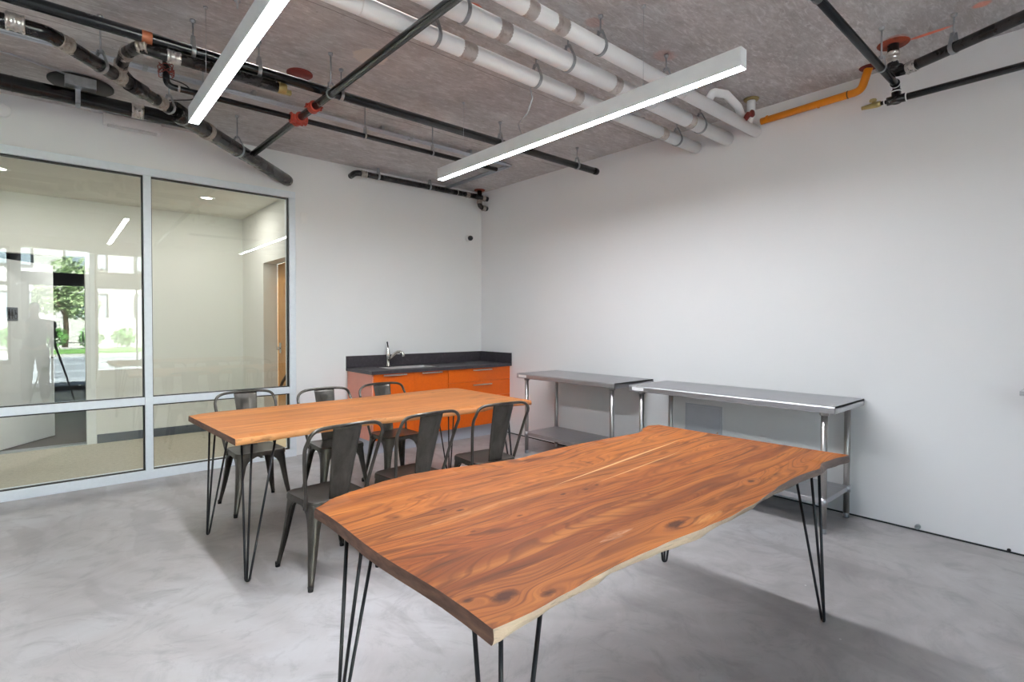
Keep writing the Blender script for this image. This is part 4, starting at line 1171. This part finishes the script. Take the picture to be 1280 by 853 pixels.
B = MB(); B.tube(fillet([onD(.16), (-4.17, -1.72, 3.00), (-4.16, -1.92, 3.03), (-4.11, -2.10, 3.018), (-4.0, -2.155, 2.987), (-3.34, -2.155, 2.987)], .09, 6), .033, 18); B = B.build('branch_pipe', IRON, D)
banded(B, (-4.17, -1.77, 3.008), (0, -.4, .12), .037, .06, COPPERB); banded(B, (-4.155, -1.92, 3.03), (.05, -1, .05), .037, .06, COPPERB); banded(B, (-4.09, -2.115, 3.02), (.6, -.5, 0), .037, .06, COPPERB); banded(B, (-3.95, -2.155, 2.987), X1, .037, .07, BAND)
sleeve(B, (-3.34, -2.155, 2.987), X1, .036, .05, BRASS, 'brass_fitting'); mb = MB(); mb.box((-3.32, -2.17, 2.955), (-3.28, -2.14, 2.985), .004); mb.build('bleed_valve', BRASS, B)
# thick black pipe along the back wall
E = MB().tube([(-6.6, -.70, 3.105), (-3.62, -.70, 3.105)], .054, 22).build('thick_black_pipe', BLKPIPE); tag(E, 'thick glossy black pipe at the left, close above the glass partition', 'pipe')
for x in (-4.93, -4.70): sleeve(E, (x, -.70, 3.105), X1, .056, .012, IRON, 'seam')
mb = MB(); mb.box((-4.36, -.76, 3.05), (-4.33, -.64, 3.055)); mb.box((-4.36, -.76, 3.05), (-4.33, -.755, 3.20)); mb.box((-4.42, -.84, 3.15), (-4.24, -.755, 3.222), .003); mb.build('strut_hanger', GALV, E)
banded(E, (-3.98, -.70, 3.105), X1, .058, .08, BAND)
sleeve(E, (-3.62, -.70, 3.105), X1, .056, .03, IRON, 'end_cap')
# thin black conduit line F with a ceiling drop, and cross pipe G
F = pipe('sprinkler_pipe', 'thin black pipe parallel to the long one, with a red cross fitting', 'pipe', [(-3.93, -1.735, 3.16), (-3.93, -1.735, 2.972), (-1.15, -1.735, 2.972)], .020, BLKPIPE, .05)
for x in (-3.72, -2.55, -1.9): hanger(F, (x, -1.735, 2.972), X1, .020, w=.014)
sleeve(F, (-3.86, -1.735, 2.972), X1, .022, .012, RODM, 'ring')
mb = MB()
for k in range(5): 
    a = 2 * PI * k / 5
    mb.tube([(-3.93 + .042 * math.cos(a + t * 2 * PI / 12) * (1 + .1 * math.sin(k)), -1.735 + .042 * math.sin(a + t * 2 * PI / 12), 3.045 + .012 * k + .02 * math.sin(t)) for t in range(12)], .003, 6)
mb.build('wire_coil', simple('red_wire', (.28, .05, .04), .5), F)
sleeve(F, (-3.93, -1.735, 3.215), (0, 0, 1), .021, .06, BLKPIPE, 'drop')
G = pipe('sprinkler_main', 'black pipe running from the back wall toward the camera under the others', 'pipe', [(-3.112, -.635, 2.972), (-3.012, -5.2, 2.972), (-2.98, -6.6, 2.972)], .026, BLKPIPE)
for y in (-2.32, -4.4): hanger(G, (-3.112 + (-.635 - y) * .0219, y, 2.972), Y1, .026, w=.012, m=RODM)
def red_coupling(parent, p, d, r, name):
    d = Vector(d).normalized(); p = Vector(p); mb = MB()
    mb.tube([p - d * .03, p - d * .022, p - d * .008, p + d * .008, p + d * .022, p + d * .03], r, 16, radii=[r * 1.15, r * 1.5, r * 1.35, r * 1.35, r * 1.5, r * 1.15])
    s = d.cross(Vector((0, 0, 1))).normalized()
    for q in (1, -1):
        mb.box(p + s * q * r * 1.6 - Vector((.012, .012, .014)), p + s * q * r * 1.6 + Vector((.012, .012, .014)), .003)
        mb.cyl(p + s * q * r * 1.75 - d * .035, p + s * q * r * 1.75 + d * .035, .006, 8)
    mb.build(name, REDF, parent)
red_coupling(G, (-3.0815, -2.03, 2.972), Y1, .028, 'red_coupling')
mb = MB(); c = Vector((-3.088, -1.735, 2.972))
for d in (Vector(X1), Vector(Y1)):
    mb.tube([c - d * .062, c - d * .055, c - d * .04, c + d * .04, c + d * .055, c + d * .062], .03, 16, radii=[.034, .040, .031, .031, .040, .034])
for sx in (1, -1):
    for sy in (1, -1): mb.box(c + Vector((sx * .04 - .01, sy * .04 - .01, -.03)), c + Vector((sx * .04 + .01, sy * .04 + .01, .012)), .003)
mb.lathe(c - Vector((0, 0, .045)), [(.0, 0), (.018, .0), (.022, .02), (.022, .04)], 14)
mb.build('red_cross_fitting', REDF, G)
# galvanised conduits on the ceiling
for i, dy in enumerate((0, .042)):
    o = pipe('conduit', ['thin galvanised conduit on the ceiling turning to the back wall, the outer of a pair', 'thin galvanised conduit on the ceiling, the inner of the pair'][i], 'conduit', [(-6.6, -1.36 + dy, 3.205), (-.60 - dy, -1.36 + dy, 3.205), (-.60 - dy, -.005, 3.205)], .011, CONDUIT, .07, 'ceiling conduits', 10)
    for x in (-4.9, -4.0, -2.9, -1.9): sleeve(o, (x, -1.36 + dy, 3.205), X1, .013, .03, GALV, 'conduit_joint')
    for x in (-4.4, -3.3, -2.2, -1.2): mb = MB(); mb.box((x - .012, -1.375 + dy, 3.205), (x + .012, -1.345 + dy, CEIL - .0005)); mb.build('strap', GALV, o)
o = MB().tube([(-6.0, -.93, 3.225), (-4.70, -.93, 3.225), (-4.42, -.84, 3.215)], .006, 8).build('thin_conduit', CONDUIT); tag(o, 'thin cable conduit leading to the grey strut plate at the left', 'conduit')
mb = MB(); mb.tube([(-5.0, -.93, 3.225), (-4.98, -.93, 3.225)], .010, 8); mb.build('conduit_joint', GALV, o)
tag(MB().tube(fillet([(-4.02, -1.26, CEIL - .01), (-3.72, -1.18, CEIL - .02), (-3.62, -.98, CEIL - .04), (-3.78, -.80, CEIL - .03)], .12, 6), .005, 8).build('loose_cable', BLKPLAST), 'thin dark cable looping under the ceiling above the diagonal drain', 'cable')
# pipe M along the back wall to the corner
Mp = MB(); Mp.tube(fillet([(-1.90, -.001, 3.13), (-1.90, -.13, 3.145), (-.20, -.13, 3.15)], .07, 6), .033, 18); Mp = tag(Mp.build('drain_pipe', IRON), 'weathered black pipe along the top of the back wall into the corner', 'pipe')
banded(Mp, (-1.80, -.13, 3.145), X1, .037, .07, COPPERB); banded(Mp, (-.33, -.13, 3.15), X1, .037, .06, COPPERB); sleeve(Mp, (-.5, -.13, 3.15), X1, .036, .012, BAND, 'ring')
hanger(Mp, (-1.62, -.13, 3.146), X1, .033); hanger(Mp, (-.92, -.13, 3.15), X1, .033)
V = MB(); V.tube(fillet([(-.13, -.13, CEIL), (-.13, -.13, 3.02), (-.002, -.13, 3.01)], .06, 6), .032, 16); V = tag(V.build('corner_stack', IRON), 'short black stack of elbows in the ceiling corner', 'pipe')
MB().tube([(-.20, -.13, 3.15), (-.002, -.14, 3.14)], .034, 16).build('upper_branch', IRON, V)
banded(V, (-.07, -.135, 3.142), X1, .038, .05, COPPERB); banded(V, (-.06, -.13, 3.012), X1, .037, .05, COPPERB); banded(V, (-.13, -.13, 3.085), (0, 0, 1), .037, .05, COPPERB)
MB().lathe((-.13, -.13, CEIL - .012), [(.034, 0), (.07, .002), (.075, .0115)], 20).build('sleeve_ring', RUST, V)
# orange pipe along the right wall
O = pipe('orange_pipe', 'bright orange pipe along the top of the right wall, turning up into the ceiling', 'pipe', [(-.077, -3.87, 3.105), (-.085, -4.585, 3.118), (-.14, -4.645, CEIL)], .027, ORPIPE, .07)
sleeve(O, (-.084, -4.50, 3.117), Y1, .0285, .008, simple('dark_joint', (.12, .05, .01), .6), 'joint')
MB().lathe((-.14, -4.645, CEIL - .008), [(.028, 0), (.055, .001), (.06, .0075)], 20).build('sleeve_ring', REDD, O)
for y in (-3.92, -4.3): sleeve(O, (-.08, y, 3.11), Y1, .0285, .012, ORPIPE, 'ring')
# black pipes at the top right
H = MB(); H.tube(fillet([(-2.7, -4.85, 3.0), (-.32, -4.85, 3.0), (-.32, -4.85, 2.93)], .03, 6), .0215, 16); H = tag(H.build('gas_pipe', BLKPIPE), 'black pipe from the top of the picture down to a tee with a brass valve', 'pipe')
sleeve(H, (-1.72, -4.85, 3.0), X1, .026, .05, BLKPIPE, 'coupling'); hanger(H, (-.66, -4.85, 3.0), X1, .0215, w=.012)
mb = MB(); mb.tube([(-.36, -4.85, 3.0), (-.335, -4.85, 3.0)], .027, 14); mb.tube([(-.32, -4.85, 2.965), (-.32, -4.85, 2.88)], .027, 14); mb.tube([(-.32, -4.80, 2.905), (-.32, -4.905, 2.905)], .027, 14); mb.build('tee', IRON, H)
for p_, d_ in (((-.345, -4.85, 3.0), X1), ((-.32, -4.85, 2.955), (0, 0, 1)), ((-.32, -4.905, 2.905), Y1), ((-.32, -4.785, 2.905), Y1)): sleeve(H, p_, d_, .0285 if p_[1] != -4.785 else .018, .006, WPLAST, 'thread_tape')
mb = MB(); mb.tube([(-.32, -4.80, 2.905), (-.32, -4.76, 2.905)], .013, 12); mb.build('nipple', BLKPIPE, H)
mb = MB(); mb.tube([(-.32, -4.765, 2.905), (-.32, -4.74, 2.905), (-.32, -4.70, 2.905), (-.32, -4.655, 2.905)], .018, 14, radii=[.018, .02, .016, .012]); mb.lathe((-.32, -4.72, 2.915), [(.008, 0), (.008, .014), (.020, .016), (.022, .026), (.018, .032), (0, .032)], 12); mb.build('brass_valve', BRASS, H)
Kp = MB().tube([(-.32, -4.89, 2.905), (-.32, -8.6, 2.905)], .0215, 16).build('gas_pipe', BLKPIPE, H); Kp.name = 'outgoing_pipe'
Lp = MB(); Lp.tube(fillet([(-.385, -4.845, CEIL), (-.385, -4.845, 3.06), (-.405, -4.92, 3.05), (-.66, -5.53, 3.05), (-1.2, -6.82, 3.05)], .05, 6), .032, 18); Lp = tag(Lp.build('drain_pipe', IRON), 'corroded black pipe at the top right corner, bending up into the ceiling', 'pipe')
Ld = Vector((-.255, -.61, 0)).normalized()
banded(Lp, (-.385, -4.845, 3.155), (0, 0, 1), .037, .07, BAND); banded(Lp, (-.42, -4.955, 3.05), Ld, .036, .055, BAND); sleeve(Lp, (-.387, -4.86, 3.085), (0, -.2, 1), .040, .035, IRON, 'elbow_hub')
hanger(Lp, Vector((-.405, -4.92, 3.05)) + Ld * .27, Ld, .032); hanger(Lp, Vector((-.405, -4.92, 3.05)) + Ld * 1.3, Ld, .032)
MB().lathe((-.385, -4.845, CEIL - .008), [(.034, 0), (.085, .001), (.09, .0075)], 20).build('sleeve_ring', RUST, Lp)
# loose ceiling anchors
anc = [(-2.67, -1.73, 'ceiling anchor stub near the long black pipe'), (-3.70, -2.54, 'threaded rod stub hanging left of the first linear light'), (-.56, -3.05, 'small anchor stub above the right wall, left of the white pipes')]
for x, y, lab in anc:
    mb = MB(); mb.lathe((x, y, CEIL - .05), [(.0, 0), (.006, .0), (.006, .036), (.018, .038), (.018, .0495)], 12); tag(mb.build('ceiling_anchor', RODM), lab, 'anchor', 'ceiling anchors')

# ------------------------------------------------------------------ photographer behind the camera (a faint reflection in the glass)
def skin_mesh(name, nodes, edges, mat, parent=None, sub=2):
    me = bpy.data.meshes.new(name)
    me.from_pydata([n[0] for n in nodes], edges, []); o = bpy.data.objects.new(name, me); COL.objects.link(o)
    if parent: o.parent = parent
    sm = o.modifiers.new('skin', 'SKIN'); sm.use_smooth_shade = True
    for k, n in enumerate(nodes):
        r = n[1] if isinstance(n[1], tuple) else (n[1], n[1])
        me.skin_vertices[0].data[k].radius = r
        me.skin_vertices[0].data[k].use_root = (k == 0)
    ss = o.modifiers.new('subsurf', 'SUBSURF'); ss.levels = sub; ss.render_levels = sub
    me.materials.append(mat)
    return o
SKINM = simple('skin', srgb(196, 150, 124), .55, 0, .05); JACKET = simple('dark_jacket', srgb(44, 48, 56), .8, 0, .15); JEANS = simple('dark_trousers', srgb(40, 46, 60), .85, 0, .15); HAIR = simple('dark_hair', srgb(40, 30, 24), .6, 0, .2)
def build_person():
    root = empty('person', (-4.74, -6.34, 0))
    tag(root, 'person in dark clothes standing at a tripod, seen as a reflection in the glass', 'person')
    N = [((0, 0, .98), (.150, .115)), ((0, -.005, 1.12), (.135, .10)), ((0, .0, 1.28), (.160, .115)), ((0, .015, 1.42), (.140, .095)), ((0, .03, 1.50), .062), ((0, .045, 1.57), .058), ((0, .055, 1.62), (.072, .088)), ((0, .05, 1.69), (.074, .092)), ((0, .045, 1.745), (.05, .062))]
    E_ = [(i, i + 1) for i in range(8)]
    for s in (1, -1):
        b = len(N)
        hx = .17 if s > 0 else -.12
        N += [((.17 * s, .01, 1.43), .062), ((.24 * s, .05, 1.20), .046), ((.19 * s if s > 0 else -.06, .25, 1.22), .038), ((hx + .02, .36, 1.33), .028)]
        E_ += [(3, b), (b, b + 1), (b + 1, b + 2), (b + 2, b + 3)]
        b2 = len(N)
        N += [((.095 * s, 0, .90), .098), ((.11 * s, .02 * s, .50), .066), ((.115 * s, .0, .30), .058), ((.12 * s, -.02, .09), .042), ((.125 * s, .05, .035), (.045, .035)), ((.13 * s, .15, .03), (.040, .026))]
        E_ += [(0, b2)] + [(b2 + k, b2 + k + 1) for k in range(5)]
        # hand: palm, four fingers and a thumb closing on the camera
        hb = b + 3
        p0 = Vector(N[hb][0]); q = len(N)
        N.append((tuple(p0 + Vector((0, .05, .035))), (.032, .016))); E_.append((hb, q))
        for f in range(4):
            k = len(N); off = (-.027 + .018 * f)
            L_ = (.030, .034, .032, .026)[f]
            N += [(tuple(p0 + Vector((off, .09, .060))), .0085), (tuple(p0 + Vector((off - .004 * s, .09 + L_ * .5, .060 + L_))), .008), (tuple(p0 + Vector((off - .012 * s, .09 + L_ * .2, .060 + L_ * 1.8))), .007)]
            E_ += [(q, k), (k, k + 1), (k + 1, k + 2)]
        k = len(N)
        N += [(tuple(p0 + Vector((-.034 * s, .045, .045))), .010), (tuple(p0 + Vector((-.048 * s, .070, .075))), .0085)]
        E_ += [(q, k), (k, k + 1)]
    body = skin_mesh('body', N, E_, SKINM, root)
    # clothing follows the body
    J = [((0, 0, .96), (.165, .128)), ((0, -.005, 1.12), (.150, .114)), ((0, 0, 1.28), (.174, .128)), ((0, .012, 1.42), (.152, .106)), ((0, .026, 1.49), .075)]
    JE = [(0, 1), (1, 2), (2, 3), (3, 4)]
    for s in (1, -1):
        b = len(J); ex = .19 * s if s > 0 else -.06
        J += [((.172 * s, .01, 1.43), .076), ((.243 * s, .05, 1.20), .060), ((ex, .25, 1.22), .050), ((ex + (.0 if s > 0 else -.025), .315, 1.285), .042)]
        JE += [(3, b), (b, b + 1), (b + 1, b + 2), (b + 2, b + 3)]
    skin_mesh('jacket', J, JE, JACKET, body)
    P_ = [((0, 0, .98), (.158, .124))]; PE = []
    for s in (1, -1):
        b = len(P_)
        P_ += [((.095 * s, 0, .90), .110), ((.11 * s, .02 * s, .50), .080), ((.115 * s, 0, .30), .072), ((.12 * s, -.02, .10), .062)]
        PE += [(0, b)] + [(b + k, b + k + 1) for k in range(3)]
    skin_mesh('trousers', P_, PE, JEANS, body)
    for s in (1, -1): skin_mesh('shoe', [((.12 * s, -.06, .045), .048), ((.125 * s, .05, .042), (.05, .042)), ((.13 * s, .17, .034), (.044, .032))], [(0, 1), (1, 2)], BLKPLAST, body)
    skin_mesh('hair', [((0, .01, 1.66), (.076, .070)), ((0, .02, 1.735), (.078, .078)), ((0, .055, 1.775), (.06, .05))], [(0, 1), (1, 2)], HAIR, body)
    fc = MB()
    for s in (1, -1): fc.lathe((.030 * s, .132, 1.672), [(0, -.006), (.009, 0), (0, .006)], 10, axis='Y')
    fc.build('eyes', BLKPLAST, body)
    fc = MB(); fc.tube([(0, .135, 1.675), (0, .158, 1.640), (0, .140, 1.632)], .010, 8, radii=[.006, .012, .008]); fc.build('nose', SKINM, body)
    fc = MB(); fc.tube([(-.024, .130, 1.606), (0, .140, 1.604), (.024, .130, 1.606)], .005, 8); fc.build('mouth', simple('lips', srgb(160, 96, 84), .5), body)
    fc = MB()
    for s in (1, -1): fc.lathe((.076 * s, .05, 1.655), [(0, -.010), (.026, -.004), (.028, .004), (0, .010)], 10, axis='X')
    fc.build('ears', SKINM, body)
build_person()
tp = tag(empty('tripod', (-4.52, -5.98, 0)), 'black tripod with a camera on it, seen as a reflection in the glass', 'tripod')
for a in (-PI / 2, -PI / 2 + 2.1, -PI / 2 - 2.1):
    mb = MB(); mb.tube([(.03 * math.cos(a), .03 * math.sin(a), 1.12), (.20 * math.cos(a), .20 * math.sin(a), .55), (.36 * math.cos(a), .36 * math.sin(a), .012)], .012, 8, radii=[.016, .013, .009]); mb.build('leg', BLKPLAST, tp)
mb = MB(); mb.lathe((0, 0, 1.06), [(.03, 0), (.045, .02), (.045, .07), (.016, .09), (.016, .19), (.035, .20), (.035, .26), (.02, .28)], 16); mb.build('centre_column', BLKPLAST, tp)
cb = MB(); cb.box((-.06, -.035, 1.345), (.06, .035, 1.455), .012); cb.box((-.03, -.03, 1.45), (.03, .03, 1.48), .008); cb = cb.build('camera_body', BLKPLAST, tp)
MB().lathe((0, .035, 1.40), [(.036, 0), (.036, .04), (.040, .05), (.040, .08), (.034, .08), (.030, .06), (0, .058)], 20, axis='Y').build('lens', BLKPLAST, cb)
# ------------------------------------------------------------------ light from outside
world = bpy.data.worlds.new('world'); scene.world = world; world.use_nodes = True
nt = world.node_tree; nt.nodes.clear()
sky = nt.nodes.new('ShaderNodeTexSky'); sky.sky_type = 'NISHITA'; sky.sun_disc = False; sky.sun_elevation = math.radians(52); sky.sun_rotation = math.radians(25); sky.air_density = 1.2; sky.dust_density = 1.5
bg = nt.nodes.new('ShaderNodeBackground'); bg.inputs[1].default_value = .7
wo = nt.nodes.new('ShaderNodeOutputWorld')
nt.links.new(sky.outputs[0], bg.inputs[0]); nt.links.new(bg.outputs[0], wo.inputs[0])
sd = bpy.data.lights.new('sun', 'SUN'); sd.energy = 95.0; sd.angle = math.radians(.6); sd.color = (1, .96, .9)
so = bpy.data.objects.new('sun', sd); COL.objects.link(so)
dirv = Vector((-.25, -.62, -.95))          # light travels from behind the building out over the terrace
so.rotation_euler = dirv.to_track_quat('-Z', 'Y').to_euler()

# ------------------------------------------------------------------ view
vs = scene.view_settings
scene.display_settings.display_device = 'sRGB'
vs.view_transform = 'Standard'; vs.look = 'None'; vs.gamma = 1.0; vs.use_curve_mapping = False
vs.exposure = 0.43
cy = scene.cycles
cy.use_denoising = True
cy.max_bounces = 10; cy.diffuse_bounces = 5; cy.glossy_bounces = 5; cy.transparent_max_bounces = 16; cy.transmission_bounces = 6
cy.sample_clamp_indirect = 8.0
cy.caustics_reflective = False; cy.caustics_refractive = False
